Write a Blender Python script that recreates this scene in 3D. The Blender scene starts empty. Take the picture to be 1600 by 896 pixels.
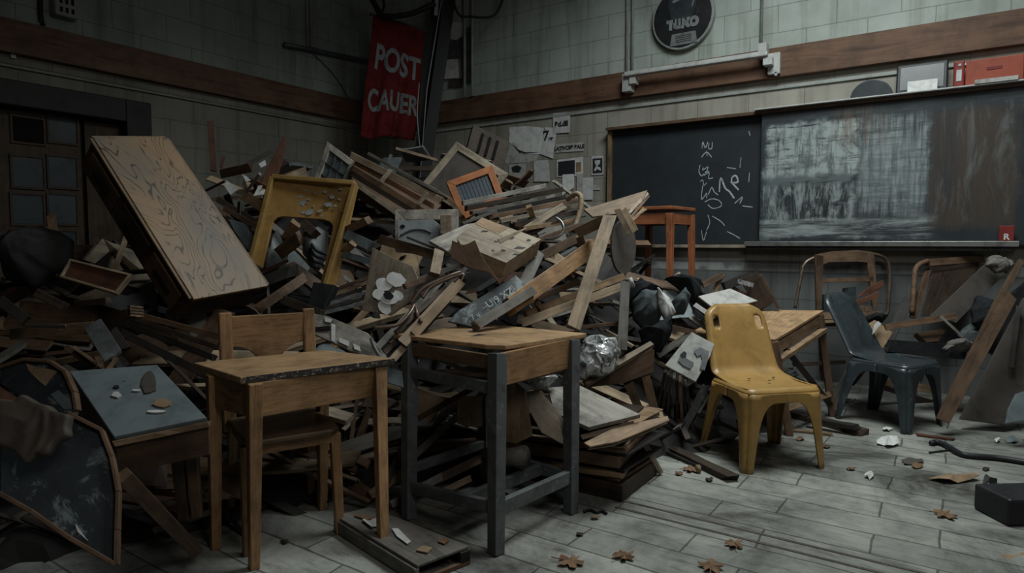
import bpy, bmesh, math, random
from mathutils import Vector, Matrix, noise
R = math.radians
rnd = random.Random(11)
SC = bpy.context.scene
COL = SC.collection
# ------------------------------------------------------------------ camera
F, W2, H2 = 1022.0, 800.0, 448.0
EYE = Vector((6.2, 0.0, 1.22))
PITCH, YAW = R(3.8), R(34.4)
FW = Vector((-math.sin(YAW) * math.cos(PITCH), math.cos(YAW) * math.cos(PITCH), -math.sin(PITCH)))
RT = Vector((math.cos(YAW), math.sin(YAW), 0))
UP = RT.cross(FW)
FH = Vector((-math.sin(YAW), math.cos(YAW), 0))
cam = bpy.data.cameras.new('camera'); cam.sensor_width = 36; cam.lens = 36 * F / 1600; cam.clip_start = .05
co = bpy.data.objects.new('camera', cam); COL.objects.link(co)
co.matrix_world = Matrix.Translation(EYE) @ Matrix((RT, UP, -FW)).transposed().to_4x4()
SC.camera = co
WALL_Y = 6.3
def ray(px, py): return FW + RT * ((px - W2) / F) + UP * ((H2 - py) / F)
def at(px, py, Z): return EYE + ray(px, py) * Z
def onz(px, py, z=0.0):
    d = ray(px, py); return EYE + d * ((z - EYE.z) / d.z)
def ony(px, py, y=WALL_Y):
    d = ray(px, py); return EYE + d * (y / d.y)
def onx(px, py, x=0.0):
    d = ray(px, py); return EYE + d * ((x - EYE.x) / d.x)
def rel(r, u, t): return (RT * r + Vector((0, 0, u)) - FH * t).normalized()   # right, up, toward the viewer's side of the room
# ------------------------------------------------------------------ the heap's height over the floor
RIDGE = [(1.35, .8, .95, 2.0, .8), (1.75, 1.7, 1.2, 1.95, .9), (2.1, 2.7, 1.6, 2.0, .9), (2.4, 3.7, 1.85, 2.2, .9), (3.15, 4.4, 1.7, 2.1, .9),
         (3.8, 4.75, 1.35, 1.6, .75), (4.2, 5.1, .8, .8, .6), (4.65, 5.45, .62, .6, .5), (4.95, 5.6, .3, .35, .4)]
def heap(x, y):
    best, hb = 9e9, 0
    for a, b in zip(RIDGE, RIDGE[1:]):
        ax, ay, bx, by = a[0], a[1], b[0], b[1]
        vx, vy = bx - ax, by - ay
        t = max(0, min(1, ((x - ax) * vx + (y - ay) * vy) / (vx * vx + vy * vy)))
        qx, qy = ax + vx * t, ay + vy * t
        d = math.hypot(x - qx, y - qy)
        side = (x - qx) * (-vy) + (y - qy) * vx          # > 0: the wall side
        h = a[2] + (b[2] - a[2]) * t
        w = (a[4] + (b[4] - a[4]) * t) if side > 0 else (a[3] + (b[3] - a[3]) * t)
        v = h * (1 - (d / w) ** 1.15) if d < w else 0
        hb = max(hb, v)
    return hb
_S = {}
def S(px, py, off=0.0):
    """where the sight line through a point of the photo meets the heap (or passes nearest to it), moved off metres nearer"""
    k = (round(px, 1), round(py, 1))
    if k not in _S:
        d = ray(px, py); t, bt, bg = 1.6, 1.6, 9e9
        while t < 8:
            p = EYE + d * t
            if p.x < .05 or p.y > WALL_Y - .05: break
            h = heap(p.x, p.y)
            g = p.z - h
            if g < bg and h > .12: bg, bt = g, t
            if g <= 0 or p.z <= 0: bt = t; break
            t += .02
        _S[k] = bt
    return EYE + ray(px, py) * (_S[k] - off)
# ------------------------------------------------------------------ materials
def new_mat(name):
    m = bpy.data.materials.new(name); m.use_nodes = True
    nt = m.node_tree; b = nt.nodes['Principled BSDF']
    return m, nt, b
def N(nt, typ, **kw):
    n = nt.nodes.new(typ)
    for k, v in kw.items():
        if k in n.inputs: n.inputs[k].default_value = v
        else: setattr(n, k, v)
    return n
def L(nt, a, ai, b, bi): nt.links.new(a.outputs[ai], b.inputs[bi])
def ramp(nt, stops):
    r = nt.nodes.new('ShaderNodeValToRGB'); e = r.color_ramp.elements
    while len(e) < len(stops): e.new(.5)
    for i, (p, c) in enumerate(stops):
        e[i].position = p; e[i].color = (*c, 1) if len(c) == 3 else c
    return r
def mixc(nt, kind, fac, a, b):
    m = nt.nodes.new('ShaderNodeMix'); m.data_type = 'RGBA'; m.blend_type = kind
    for sock, v in ((0, fac), (6, a), (7, b)):
        if isinstance(v, tuple) and hasattr(v[0], 'outputs'): nt.links.new(v[0].outputs[v[1]], m.inputs[sock])
        elif isinstance(v, (int, float)): m.inputs[sock].default_value = v
        else: m.inputs[sock].default_value = (*v, 1)
    return m
def bump(nt, b, src, si, strength=.3, dist=.01):
    n = N(nt, 'ShaderNodeBump', Strength=strength, Distance=dist); L(nt, src, si, n, 'Height'); L(nt, n, 0, b, 'Normal')
def vary(nt, col, ci, amount=.35):
    """each object a little lighter or darker than the next"""
    oi = N(nt, 'ShaderNodeObjectInfo'); mr = N(nt, 'ShaderNodeMapRange'); L(nt, oi, 'Random', mr, 0)
    mr.inputs[3].default_value = 1 - amount; mr.inputs[4].default_value = 1 + amount
    hs = N(nt, 'ShaderNodeHueSaturation'); L(nt, mr, 0, hs, 'Value'); L(nt, col, ci, hs, 'Color')
    return hs
def wood(name, c, dark=None, rough=.6, grain=1.0, wear=.5, var=.3, dirt=.6, spec=.3):
    m, nt, b = new_mat(name)
    dark = dark or tuple(x * .42 for x in c)
    tc = N(nt, 'ShaderNodeTexCoord'); mp = N(nt, 'ShaderNodeMapping'); mp.inputs['Scale'].default_value = (1.6 * grain, 14 * grain, 14 * grain)
    L(nt, tc, 'Object', mp, 0)
    oi = N(nt, 'ShaderNodeObjectInfo'); ml = N(nt, 'ShaderNodeMath', operation='MULTIPLY'); ml.inputs[1].default_value = 37; L(nt, oi, 'Random', ml, 0)
    n1 = N(nt, 'ShaderNodeTexNoise', noise_dimensions='4D', Scale=2.2, Detail=7, Roughness=.62, Distortion=1.2); L(nt, mp, 0, n1, 'Vector'); L(nt, ml, 0, n1, 'W')
    r1 = ramp(nt, [(.3, dark), (.48, tuple(x * .85 for x in c)), (.7, tuple(min(1, x * 1.12) for x in c))]); L(nt, n1, 0, r1, 0)
    n2 = N(nt, 'ShaderNodeTexNoise', noise_dimensions='4D', Scale=5.5, Detail=8, Roughness=.7); L(nt, tc, 'Object', n2, 'Vector'); L(nt, ml, 0, n2, 'W')
    r2 = ramp(nt, [(.36, (1 - dirt,) * 3), (.55, (1, 1, 1))]); L(nt, n2, 0, r2, 0)
    mx = mixc(nt, 'MULTIPLY', wear + .3, (r1, 0), (r2, 0))
    n3 = N(nt, 'ShaderNodeTexNoise', noise_dimensions='4D', Scale=38, Detail=3); L(nt, tc, 'Object', n3, 'Vector'); L(nt, ml, 0, n3, 'W')
    r3 = ramp(nt, [(.66, (0, 0, 0)), (.74, (1, 1, 1))]); L(nt, n3, 0, r3, 0)
    mx2 = mixc(nt, 'MIX', 0.0, (mx, 2), tuple(x * .2 for x in c))
    mm = N(nt, 'ShaderNodeMath', operation='MULTIPLY'); mm.inputs[1].default_value = wear * .7; L(nt, r3, 0, mm, 0); L(nt, mm, 0, mx2, 0)
    v = vary(nt, mx2, 2, var); L(nt, v, 0, b, 'Base Color')
    b.inputs['Roughness'].default_value = rough; b.inputs['Specular IOR Level'].default_value = spec
    bump(nt, b, n1, 0, .25, .004)
    return m
def paint(name, c, rough=.5, spec=.35, scuff=None, amt=.5, scale=6, var=.1, metallic=0.0, dirt=.5, thr=.58):
    m, nt, b = new_mat(name)
    tc = N(nt, 'ShaderNodeTexCoord')
    n1 = N(nt, 'ShaderNodeTexNoise', Scale=scale, Detail=9, Roughness=.68, Distortion=.4); L(nt, tc, 'Object', n1, 0)
    r1 = ramp(nt, [(.32, tuple(x * (1 - dirt) for x in c)), (.52, c), (.75, tuple(min(1, x * 1.12) for x in c))]); L(nt, n1, 0, r1, 0)
    last, li = r1, 0
    if scuff:
        n2 = N(nt, 'ShaderNodeTexNoise', Scale=scale * 1.7, Detail=10, Roughness=.75, Distortion=.8); L(nt, tc, 'Object', n2, 0)
        r2 = ramp(nt, [(thr, (0, 0, 0)), (thr + .07, (amt,) * 3)]); L(nt, n2, 0, r2, 0)
        mx = mixc(nt, 'MIX', 0.0, (r1, 0), scuff); L(nt, r2, 0, mx, 0); last, li = mx, 2
    v = vary(nt, last, li, var); L(nt, v, 0, b, 'Base Color')
    b.inputs['Roughness'].default_value = rough; b.inputs['Specular IOR Level'].default_value = spec; b.inputs['Metallic'].default_value = metallic
    bump(nt, b, n1, 0, .12, .004)
    return m
def plain(name, c, rough=.7, spec=.2, metallic=0.0):
    m, nt, b = new_mat(name)
    b.inputs['Base Color'].default_value = (*c, 1); b.inputs['Roughness'].default_value = rough
    b.inputs['Specular IOR Level'].default_value = spec; b.inputs['Metallic'].default_value = metallic
    return m
M = {
 'pale': wood('pale_wood', (.325, .245, .165)), 'beige': wood('beige_wood', (.36, .30, .225), wear=.6), 'tan': wood('tan_wood', (.24, .16, .095)),
 'brown': wood('brown_wood', (.135, .082, .05)), 'red': wood('red_brown_wood', (.12, .052, .03)), 'dark': wood('dark_wood', (.055, .038, .028)),
 'black': wood('blackened_wood', (.022, .019, .017)), 'grey': wood('grey_wood', (.15, .14, .125)), 'white': wood('whitewashed_wood', (.42, .39, .34), wear=.7, dirt=.7),
 'desk': wood('desk_wood', (.33, .19, .09), dark=(.15, .082, .038), rough=.42, wear=.4, var=.05, spec=.4, grain=2.2), 'desk_light': wood('desk_top_wood', (.43, .275, .15), dark=(.21, .13, .064), rough=.4, wear=.45, var=.05, spec=.4, grain=2.0),
 'seat_wood': wood('chair_seat_wood', (.16, .105, .065), rough=.4), 'orange': wood('orange_wood', (.34, .12, .04), wear=.3, var=.05), 'stool': wood('stool_wood', (.34, .12, .052), wear=.3, var=.05),
 'beam': wood('beam_wood', (.145, .078, .048), grain=.5, wear=.3, var=.05),
 'ochre': paint('ochre_plastic', (.325, .195, .06), rough=.38, spec=.5, dirt=.25, scale=9, scuff=(.2, .11, .03), amt=.35, thr=.66), 'ochre_wood': paint('ochre_paint', (.25, .155, .05), rough=.5, dirt=.35, scale=8),
 'navy': paint('dark_plastic', (.032, .042, .048), rough=.34, spec=.55, scuff=(.10, .125, .135), amt=.6, scale=5), 'steel': paint('grey_metal', (.10, .11, .112), rough=.5, scuff=(.22, .23, .225), amt=.7, scale=9, metallic=.25, var=.05),
 'slate': paint('slate_board', (.028, .034, .040), rough=.5, scuff=(.17, .20, .215), amt=.8, scale=4.2, thr=.53), 'sheetb': paint('stained_sheet', (.085, .07, .058), rough=.7, scuff=(.22, .22, .22), amt=.6, scale=6, thr=.64), 'bluegrey': paint('blue_grey_laminate', (.135, .165, .175), rough=.5, scuff=(.03, .035, .04), amt=.8, scale=7, thr=.62, dirt=.35),
 'greypl': paint('grey_plastic', (.18, .20, .205), rough=.5, dirt=.4), 'blackpl': paint('black_plastic', (.016, .017, .019), rough=.45, scuff=(.06, .065, .07), amt=.5), 'paper': paint('paper', (.56, .57, .56), rough=.85, spec=.1, dirt=.35, scale=12, var=.2),
 'paperd': paint('old_paper', (.38, .38, .36), rough=.85, spec=.1, dirt=.5, scale=12, var=.15), 'white_paper': paint('white_paper', (.8, .82, .82), rough=.85, spec=.1, dirt=.2, scale=12, var=.05), 'ink': plain('ink', (.02, .022, .025)), 'foil': paint('silver_sheet', (.62, .64, .64), rough=.22, scuff=(.07, .075, .08), amt=.95, scale=11, thr=.50, dirt=.7, metallic=.35),
 'cloth_dark': paint('dark_cloth', (.022, .024, .027), rough=.95, spec=.05, scale=14), 'cloth_grey': paint('grey_cloth', (.075, .088, .092), rough=.95, spec=.05, scale=14), 'cloth_pale': paint('pale_cloth', (.45, .45, .44), rough=.9, spec=.05, scale=12, scuff=(.3, .1, .07), amt=.5, thr=.68),
 'rag': paint('drab_cloth', (.05, .052, .052), rough=.95, spec=.05, scale=10), 'redcloth': paint('red_cloth', (.11, .016, .016), rough=.9, spec=.05, scale=5, dirt=.5), 'redbox': paint('red_plastic', (.19, .025, .02), rough=.45), 'orangebox': paint('orange_red_metal', (.26, .055, .03), rough=.5, dirt=.3),
 'chrome': paint('worn_metal', (.26, .26, .255), rough=.35, metallic=.7, scale=9), 'tube': paint('bronze_tube', (.17, .125, .095), rough=.35, metallic=.5, var=.05), 'whitemetal': paint('white_enamel', (.40, .41, .40), rough=.45, dirt=.35, scale=10), 'pipe': paint('painted_pipe', (.26, .28, .265), rough=.5, dirt=.3),
 'glass': paint('dusty_glass', (.10, .12, .13), rough=.25, spec=.6, scale=5, dirt=.5), 'leaf': paint('dry_leaf', (.17, .10, .055), rough=.8, scale=20), 'cable': plain('black_cable', (.012, .012, .013), .5), 'gap': plain('dark_gap', (.006, .006, .006), .9), 'card': paint('cardboard', (.27, .19, .12), rough=.85, spec=.1, dirt=.4),
 'lettering': paint('white_lettering', (.185, .20, .205), rough=.85, spec=.1, scale=20, dirt=.5), 'chalk': paint('chalk', (.36, .41, .41), rough=.95, spec=.0, scale=30, dirt=.6), 'lint': paint('dusty_fluff', (.16, .15, .14), rough=1, spec=0, scale=25),
 'doorwood': wood('door_wood', (.07, .045, .028), var=.05), 'darktrim': paint('dark_trim', (.022, .021, .02), rough=.6), 'pane': paint('door_pane', (.05, .06, .068), rough=.3, spec=.5, scale=3, dirt=.6, var=.25), 'dim': paint('dusty_panel', (.07, .062, .055), rough=.75, scale=5, dirt=.5),
}
# ------------------------------------------------------------------ objects
def tag(o, label=None, cat=None, group=None, kind=None):
    if label: o['label'] = label
    if cat: o['category'] = cat
    if group: o['group'] = group
    if kind: o['kind'] = kind
    return o
def put(o, mw, parent=None):
    COL.objects.link(o)
    if parent is not None:
        o.parent = parent; o.matrix_parent_inverse = Matrix.Identity(4)
        o.matrix_basis = parent.matrix_basis.inverted() @ mw if parent.parent is None else (parent.parent.matrix_basis @ parent.matrix_basis).inverted() @ mw
    else: o.matrix_basis = mw
    return o
def mesh(name, vs, fs, mat, mw=None, parent=None, smooth=False, bev=0.0, solid=0.0, sub=0, mats=None, mi=None):
    me = bpy.data.meshes.new(name); me.from_pydata([tuple(v) for v in vs], [], fs)
    bm = bmesh.new(); bm.from_mesh(me); bmesh.ops.recalc_face_normals(bm, faces=bm.faces); bm.to_mesh(me); bm.free()
    for x in (mats or [mat]): me.materials.append(M[x] if isinstance(x, str) else x)
    if mi:
        for p, i in zip(me.polygons, mi): p.material_index = i
    if smooth:
        for p in me.polygons: p.use_smooth = True
    o = bpy.data.objects.new(name, me)
    put(o, mw or Matrix.Identity(4), parent)
    if solid: md = o.modifiers.new('s', 'SOLIDIFY'); md.thickness = solid; md.offset = 0
    if sub: md = o.modifiers.new('u', 'SUBSURF'); md.levels = md.render_levels = sub
    if bev: md = o.modifiers.new('b', 'BEVEL'); md.width = bev; md.segments = 2; md.limit_method = 'ANGLE'; md.angle_limit = R(40)
    return o
def empty(name, loc, label, cat, group=None, rot=None):
    o = bpy.data.objects.new(name, None); o.empty_display_size = .05; COL.objects.link(o)
    o.matrix_basis = Matrix.Translation(loc) @ (rot.to_4x4() if rot else Matrix.Identity(4))
    return tag(o, label, cat, group)
def basis(x, z, o):
    """object matrix with local X along x, local Z as near z as can be, origin o"""
    x = x.normalized(); y = z.cross(x).normalized(); z = x.cross(y)
    return Matrix((x, y, z)).transposed().to_4x4().copy() if o is None else Matrix.Translation(o) @ Matrix((x, y, z)).transposed().to_4x4()
BOX = [(0, 1, 3, 2), (4, 6, 7, 5), (0, 4, 5, 1), (2, 3, 7, 6), (0, 2, 6, 4), (1, 5, 7, 3)]
def boxv(x0, x1, y0, y1, z0, z1): return [Vector((x, y, z)) for x in (x0, x1) for y in (y0, y1) for z in (z0, z1)]
def joinv(parts):
    vs, fs = [], []
    for v, f in parts:
        k = len(vs); vs += list(v); fs += [tuple(i + k for i in q) for q in f]
    return vs, fs
def box(name, x0, x1, y0, y1, z0, z1, mat, mw=None, parent=None, bev=.003):
    """box with its origin at its own middle, local X along its longest side"""
    c = Vector(((x0 + x1) / 2, (y0 + y1) / 2, (z0 + z1) / 2)); hx, hy, hz = (x1 - x0) / 2, (y1 - y0) / 2, (z1 - z0) / 2
    mw = (mw or Matrix.Identity(4)) @ Matrix.Translation(c)
    if hz >= hx and hz >= hy: mw = mw @ Matrix.Rotation(-math.pi / 2, 4, 'Y'); hx, hz = hz, hx
    elif hy > hx: mw = mw @ Matrix.Rotation(math.pi / 2, 4, 'Z'); hx, hy = hy, hx
    return mesh(name, boxv(-hx, hx, -hy, hy, -hz, hz), BOX, mat, mw, parent, bev=bev)
def plank_geo(L_, w, t, rough=.5, w2=None, seg=7, cut=.0, bend=.0, seed=None):
    r = random.Random(seed if seed is not None else rnd.random())
    vs, fs = [], []; w2 = w if w2 is None else w2
    for i in range(seg + 1):
        k = i / seg; x = (k - .5) * L_; ww = (w + (w2 - w) * k) / 2; b = bend * (1 - (2 * k - 1) ** 2)
        for (sy, sz) in ((-1, -1), (1, -1), (1, 1), (-1, 1)):
            e = 0
            if i in (0, seg): e = r.uniform(-1, 1) * rough * min(w, .09) * .6 + cut * sy * ww * (1 if i else -1)
            vs.append(Vector((x + e, sy * ww * (1 + r.uniform(-.05, .05) * rough), sz * t / 2 + b + r.uniform(-.06, .06) * t * rough)))
    for i in range(seg):
        a, b = i * 4, i * 4 + 4
        for j in range(4): fs.append((a + j, a + (j + 1) % 4, b + (j + 1) % 4, b + j))
    fs.append((3, 2, 1, 0)); k = seg * 4; fs.append((k, k + 1, k + 2, k + 3))
    return vs, fs
def bar3(name, P, Q, w, t, mat, parent=None, roll=0.0, rough=.4, w2=None, bev=.002, nrm=None, cut=0., bend=0.):
    """a board between two points of the room; w is the side one looks at"""
    a = Q - P; mid = (P + Q) / 2
    n = nrm if nrm is not None else (EYE - mid)
    mw = basis(a, n, mid) @ Matrix.Rotation(R(roll), 4, 'X')
    vs, fs = plank_geo(a.length, w, t, rough, w2, cut=cut, bend=bend)
    return mesh(name, vs, fs, mat, mw, parent, bev=bev)
def pt(p, off=.05):
    """(x, y) on the heap, or (x, y, depth)"""
    return at(*p) if len(p) == 3 else S(p[0], p[1], off)
def bar(name, label, cat, p, q, wpx, t, mat, off=.06, off2=None, group=None, **kw):
    P, Q = pt(p, off), pt(q, off if off2 is None else off2)
    Z = ((P + Q) / 2 - EYE).dot(FW)
    if 'w2' in kw: kw['w2'] = kw['w2'] * Z / F
    return tag(bar3(name, P, Q, wpx * Z / F, t, mat, **kw), label, cat, group)
def plane_pts(pts, anchor, n):
    """the points of the photo laid on a plane of the room through anchor with normal n"""
    out = []
    for (x, y) in pts:
        d = ray(x, y); k = (anchor - EYE).dot(n) / d.dot(n); out.append(EYE + d * k)
    return out
def prism(name, P, n, th, mat, parent=None, bev=.002, along=None, smooth=False, holes=None, back=True):
    """a flat piece with outline P (points of one plane), th thick behind its face"""
    c = sum(P, Vector()) / len(P)
    if along is None:
        e = [(P[(i + 1) % len(P)] - P[i]) for i in range(len(P))]; along = max(e, key=lambda v: v.length)
    if n.dot(EYE - c) < 0: n = -n
    mw = basis(along, n, c); inv = mw.inverted(); q = [inv @ p for p in P]; k = len(q)
    vs = [Vector((v.x, v.y, 0)) for v in q] + [Vector((v.x, v.y, -th)) for v in q]
    fs = [tuple(range(k)), tuple(range(2 * k - 1, k - 1, -1))] + [(i, (i + 1) % k, k + (i + 1) % k, k + i) for i in range(k)]
    return mesh(name, vs, fs, mat, mw, parent, bev=bev, smooth=smooth)
def ctr(pts): return (sum(p[0] for p in pts) / len(pts), sum(p[1] for p in pts) / len(pts))
def anch(pts, off=.05, Z=None, a=None):
    a = a or ctr(pts)
    return at(a[0], a[1], Z) if Z else S(a[0], a[1], off)
def poly(name, label, cat, pts, n, th, mat, off=.06, Z=None, a=None, group=None, parent=None, **kw):
    n = rel(*n); P = plane_pts(pts, anch(pts, off, Z, a), n)
    return tag(prism(name, P, n, th, mat, parent, **kw), label, cat, group)
def lerp(a, b, t): return a + (b - a) * t
def tube_geo(path, r, k=8, close=False):
    vs, fs = [], []; n = len(path)
    for i, p in enumerate(path):
        a = path[(i - 1) % n] if (i or close) else p; b = path[(i + 1) % n] if (i < n - 1 or close) else p
        d = (b - a).normalized(); u = d.orthogonal().normalized() if abs(d.z) > .95 else d.cross(Vector((0, 0, 1))).normalized(); v = d.cross(u)
        rr = r[i] if isinstance(r, (list, tuple)) else r
        vs += [p + (u * math.cos(2 * math.pi * j / k) + v * math.sin(2 * math.pi * j / k)) * rr for j in range(k)]
    for i in range(n if close else n - 1):
        a, b = i * k, ((i + 1) % n) * k
        fs += [(a + j, a + (j + 1) % k, b + (j + 1) % k, b + j) for j in range(k)]
    if not close: fs += [tuple(range(k - 1, -1, -1)), tuple(range((n - 1) * k, n * k))]
    return vs, fs
def smooth_path(pts, n=6):
    out = []
    for i in range(len(pts) - 1):
        p0 = pts[max(0, i - 1)]; p1 = pts[i]; p2 = pts[i + 1]; p3 = pts[min(len(pts) - 1, i + 2)]
        for j in range(n):
            t = j / n
            out.append(.5 * ((2 * p1) + (p2 - p0) * t + (2 * p0 - 5 * p1 + 4 * p2 - p3) * t * t + (3 * p1 - p0 - 3 * p2 + p3) * t ** 3))
    return out + [pts[-1]]
def tube(name, pts, r, mat, parent=None, k=8, n=6, close=False):
    path = smooth_path(pts, n) if n > 1 else pts
    c = sum(path, Vector()) / len(path)
    vs, fs = tube_geo([p - c for p in path], r, k, close)
    return mesh(name, vs, fs, mat, Matrix.Translation(c), parent, smooth=True)
def text(name, s, size, mat, mw, parent, sx=1.0, spacing=1.0, depth=.001, bold=0.0, shear=0.0):
    cu = bpy.data.curves.new(name, 'FONT'); cu.body = s; cu.size = size; cu.align_x = 'CENTER'; cu.align_y = 'CENTER'; cu.extrude = depth; cu.offset = bold; cu.space_character = spacing; cu.shear = shear
    t = bpy.data.objects.new('t', cu); COL.objects.link(t); bpy.context.view_layer.update()
    me = bpy.data.meshes.new_from_object(t.evaluated_get(bpy.context.evaluated_depsgraph_get()))
    bpy.data.objects.remove(t); bpy.data.curves.remove(cu)
    me.materials.clear(); me.materials.append(M[mat])
    for v in me.vertices: v.co.x *= sx
    o = bpy.data.objects.new(name, me); return put(o, mw, parent)
def cloth(name, label, cat, pts, mat, bulge=.12, off=.03, Z=None, n=(0, .5, .85), res=26, crumple=.05, seed=1, parent=None, freq=5., flat=False):
    """a crumpled heap of cloth or sheet with the outline pts"""
    nn = rel(*n); P = plane_pts(pts, anch(pts, off, Z, None), nn); c = sum(P, Vector()) / len(P)
    if nn.dot(EYE - c) < 0: nn = -nn
    mw = basis(RT, nn, c); inv = mw.inverted(); q = [inv @ p for p in P]
    q = [Vector((v.x, v.y)) for v in q]
    m = 84; per = []
    tot = [(q[(i + 1) % len(q)] - q[i]).length for i in range(len(q))]; T = sum(tot)
    for j in range(m):
        s = T * j / m; i = 0
        while s > tot[i]: s -= tot[i]; i += 1
        per.append(q[i].lerp(q[(i + 1) % len(q)], s / tot[i]))
    rr = 22; o = Vector((seed * 7.3, seed * 3.1, 0)); rs = random.Random(seed); an = rs.uniform(0, 3.1); ca, sa = math.cos(an), math.sin(an)
    cen = sum(per, Vector((0, 0))) / m
    vs, fs = [Vector((cen.x, cen.y, 0))], []
    for k in range(1, rr + 1):
        for p in per:
            v = cen.lerp(p, k / rr); vs.append(Vector((v.x, v.y, 0)))
    for i, v in enumerate(vs):
        t = 0 if i == 0 else ((i - 1) // m + 1) / rr
        a, b_ = v.x * ca + v.y * sa, -v.x * sa + v.y * ca
        w1 = noise.noise(Vector((v.x, v.y, 5)) * freq * .7 + o) * .12
        f1 = Vector(((a + w1) * freq * 1.6, b_ * freq * .55, 0)) + o; f2 = Vector(((b_ + w1) * freq * 3.2, a * freq * 1.1, 9)) + o
        r1 = 1 - 2.4 * abs(noise.noise(f1)); r2 = 1 - 2.4 * abs(noise.noise(f2))
        z = bulge * (1 - t ** 2.2) if not flat else bulge * (1 - t ** 8) * .5
        z += crumple * (r1 * .75 + r2 * .38) * (1 - .35 * t)
        v.z = z - crumple - (.02 if t == 1 else 0)
        d = noise.noise_vector(Vector((v.x, v.y, 0)) * freq * 1.5 + o) * crumple * (.35 + .5 * t); v.x += d.x; v.y += d.y
    for j in range(m): fs.append((0, 1 + j, 1 + (j + 1) % m))
    for k in range(rr - 1):
        a, b = 1 + k * m, 1 + (k + 1) * m
        for j in range(m): fs.append((a + j, b + j, b + (j + 1) % m, a + (j + 1) % m))
    ob = mesh(name, vs, fs, mat, mw, parent, smooth=True, solid=.005)
    return tag(ob, label, cat)
# ================================================================== the room
def blockwall(name, axis, upper, lower, band):
    m, nt, b = new_mat(name)
    g = N(nt, 'ShaderNodeNewGeometry'); sp = N(nt, 'ShaderNodeSeparateXYZ'); L(nt, g, 'Position', sp, 0)
    cb = N(nt, 'ShaderNodeCombineXYZ'); L(nt, sp, axis, cb, 0); L(nt, sp, 2, cb, 1)
    wob = N(nt, 'ShaderNodeTexNoise', Scale=3, Detail=3); L(nt, g, 'Position', wob, 0)
    vm = N(nt, 'ShaderNodeVectorMath', operation='MULTIPLY_ADD'); L(nt, wob, 1, vm, 0); vm.inputs[1].default_value = (.012,) * 3; L(nt, cb, 0, vm, 2)
    br = N(nt, 'ShaderNodeTexBrick', Scale=1.0); br.inputs['Brick Width'].default_value = .478; br.inputs['Row Height'].default_value = .239; br.inputs['Mortar Size'].default_value = .0045; br.inputs['Mortar Smooth'].default_value = .4
    br.inputs['Color1'].default_value = (1, 1, 1, 1); br.inputs['Color2'].default_value = (.94, .94, .94, 1); br.inputs['Mortar'].default_value = (.58, .58, .58, 1); L(nt, vm, 0, br, 0)
    n1 = N(nt, 'ShaderNodeTexNoise', Scale=1.3, Detail=8, Roughness=.65); L(nt, g, 'Position', n1, 0)
    r1 = ramp(nt, [(.3, (.62, .62, .6)), (.6, (1, 1, 1))]); L(nt, n1, 0, r1, 0)
    gt = N(nt, 'ShaderNodeMath', operation='GREATER_THAN'); L(nt, sp, 2, gt, 0); gt.inputs[1].default_value = 2.8
    c1 = mixc(nt, 'MIX', 0, lower, upper); L(nt, gt, 0, c1, 0)
    lt = N(nt, 'ShaderNodeMath', operation='LESS_THAN'); L(nt, sp, 2, lt, 0); lt.inputs[1].default_value = 1.06
    c2 = mixc(nt, 'MIX', 0, (c1, 2), band); L(nt, lt, 0, c2, 0)
    # a pale worn strip where the lower paint begins
    mr = N(nt, 'ShaderNodeMath', operation='COMPARE'); L(nt, sp, 2, mr, 0); mr.inputs[1].default_value = 1.0; mr.inputs[2].default_value = .035
    n3 = N(nt, 'ShaderNodeTexNoise', Scale=5, Detail=6); L(nt, g, 'Position', n3, 0); r3 = ramp(nt, [(.4, (0, 0, 0)), (.5, (1, 1, 1))]); L(nt, n3, 0, r3, 0)
    m3 = N(nt, 'ShaderNodeMath', operation='MULTIPLY'); L(nt, mr, 0, m3, 0); L(nt, r3, 0, m3, 1)
    c3 = mixc(nt, 'MIX', 0, (c2, 2), (.30, .31, .30)); L(nt, m3, 0, c3, 0)
    a = mixc(nt, 'MULTIPLY', 1, (c3, 2), (br, 0)); bb = mixc(nt, 'MULTIPLY', .9, (a, 2), (r1, 0))
    mp = N(nt, 'ShaderNodeMapping'); mp.inputs['Scale'].default_value = (9, 9, .5); L(nt, g, 'Position', mp, 0)
    n4 = N(nt, 'ShaderNodeTexNoise', Scale=1, Detail=5, Roughness=.6); L(nt, mp, 0, n4, 0); r4 = ramp(nt, [(.34, (.55, .53, .5)), (.5, (1, 1, 1))]); L(nt, n4, 0, r4, 0)
    cc = mixc(nt, 'MULTIPLY', .55, (bb, 2), (r4, 0))
    L(nt, cc, 2, b, 'Base Color'); b.inputs['Roughness'].default_value = .75; b.inputs['Specular IOR Level'].default_value = .2
    bump(nt, b, br, 0, .3, .004)
    return m
WUP, WLO, WBAND = (.40, .45, .42), (.33, .315, .275), (.14, .15, .15)
wm_back = blockwall('painted_block_back', 0, WUP, WLO, WBAND); wm_left = blockwall('painted_block_left_shaded', 1, tuple(x * .72 for x in WUP), tuple(x * .66 for x in WLO), tuple(x * .7 for x in WBAND))  # left copy darkened: the shade on that wall is put into its paint
def struct(o): o['kind'] = 'structure'; return o
RX, FY, CZ = 9.5, -3.0, 4.7
def sbox(name, x0, x1, y0, y1, z0, z1, mat, parent=None): return mesh(name, boxv(x0, x1, y0, y1, z0, z1), BOX, mat, None, parent)
struct(sbox('wall_back', -.3, RX, WALL_Y, WALL_Y + .2, 0, CZ, wm_back))
DY0, DY1, DZ = 1.35, 3.0, 2.36
v, f = joinv([(boxv(-.2, 0, FY, DY0, 0, CZ), BOX), (boxv(-.2, 0, DY1, WALL_Y, 0, CZ), BOX), (boxv(-.2, 0, DY0, DY1, DZ, CZ), BOX)])
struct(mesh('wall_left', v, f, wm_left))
struct(sbox('wall_right', RX, RX + .2, FY, WALL_Y, 0, CZ, wm_left)); struct(sbox('wall_front', -.3, RX, FY - .2, FY, 0, CZ, wm_back))
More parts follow.
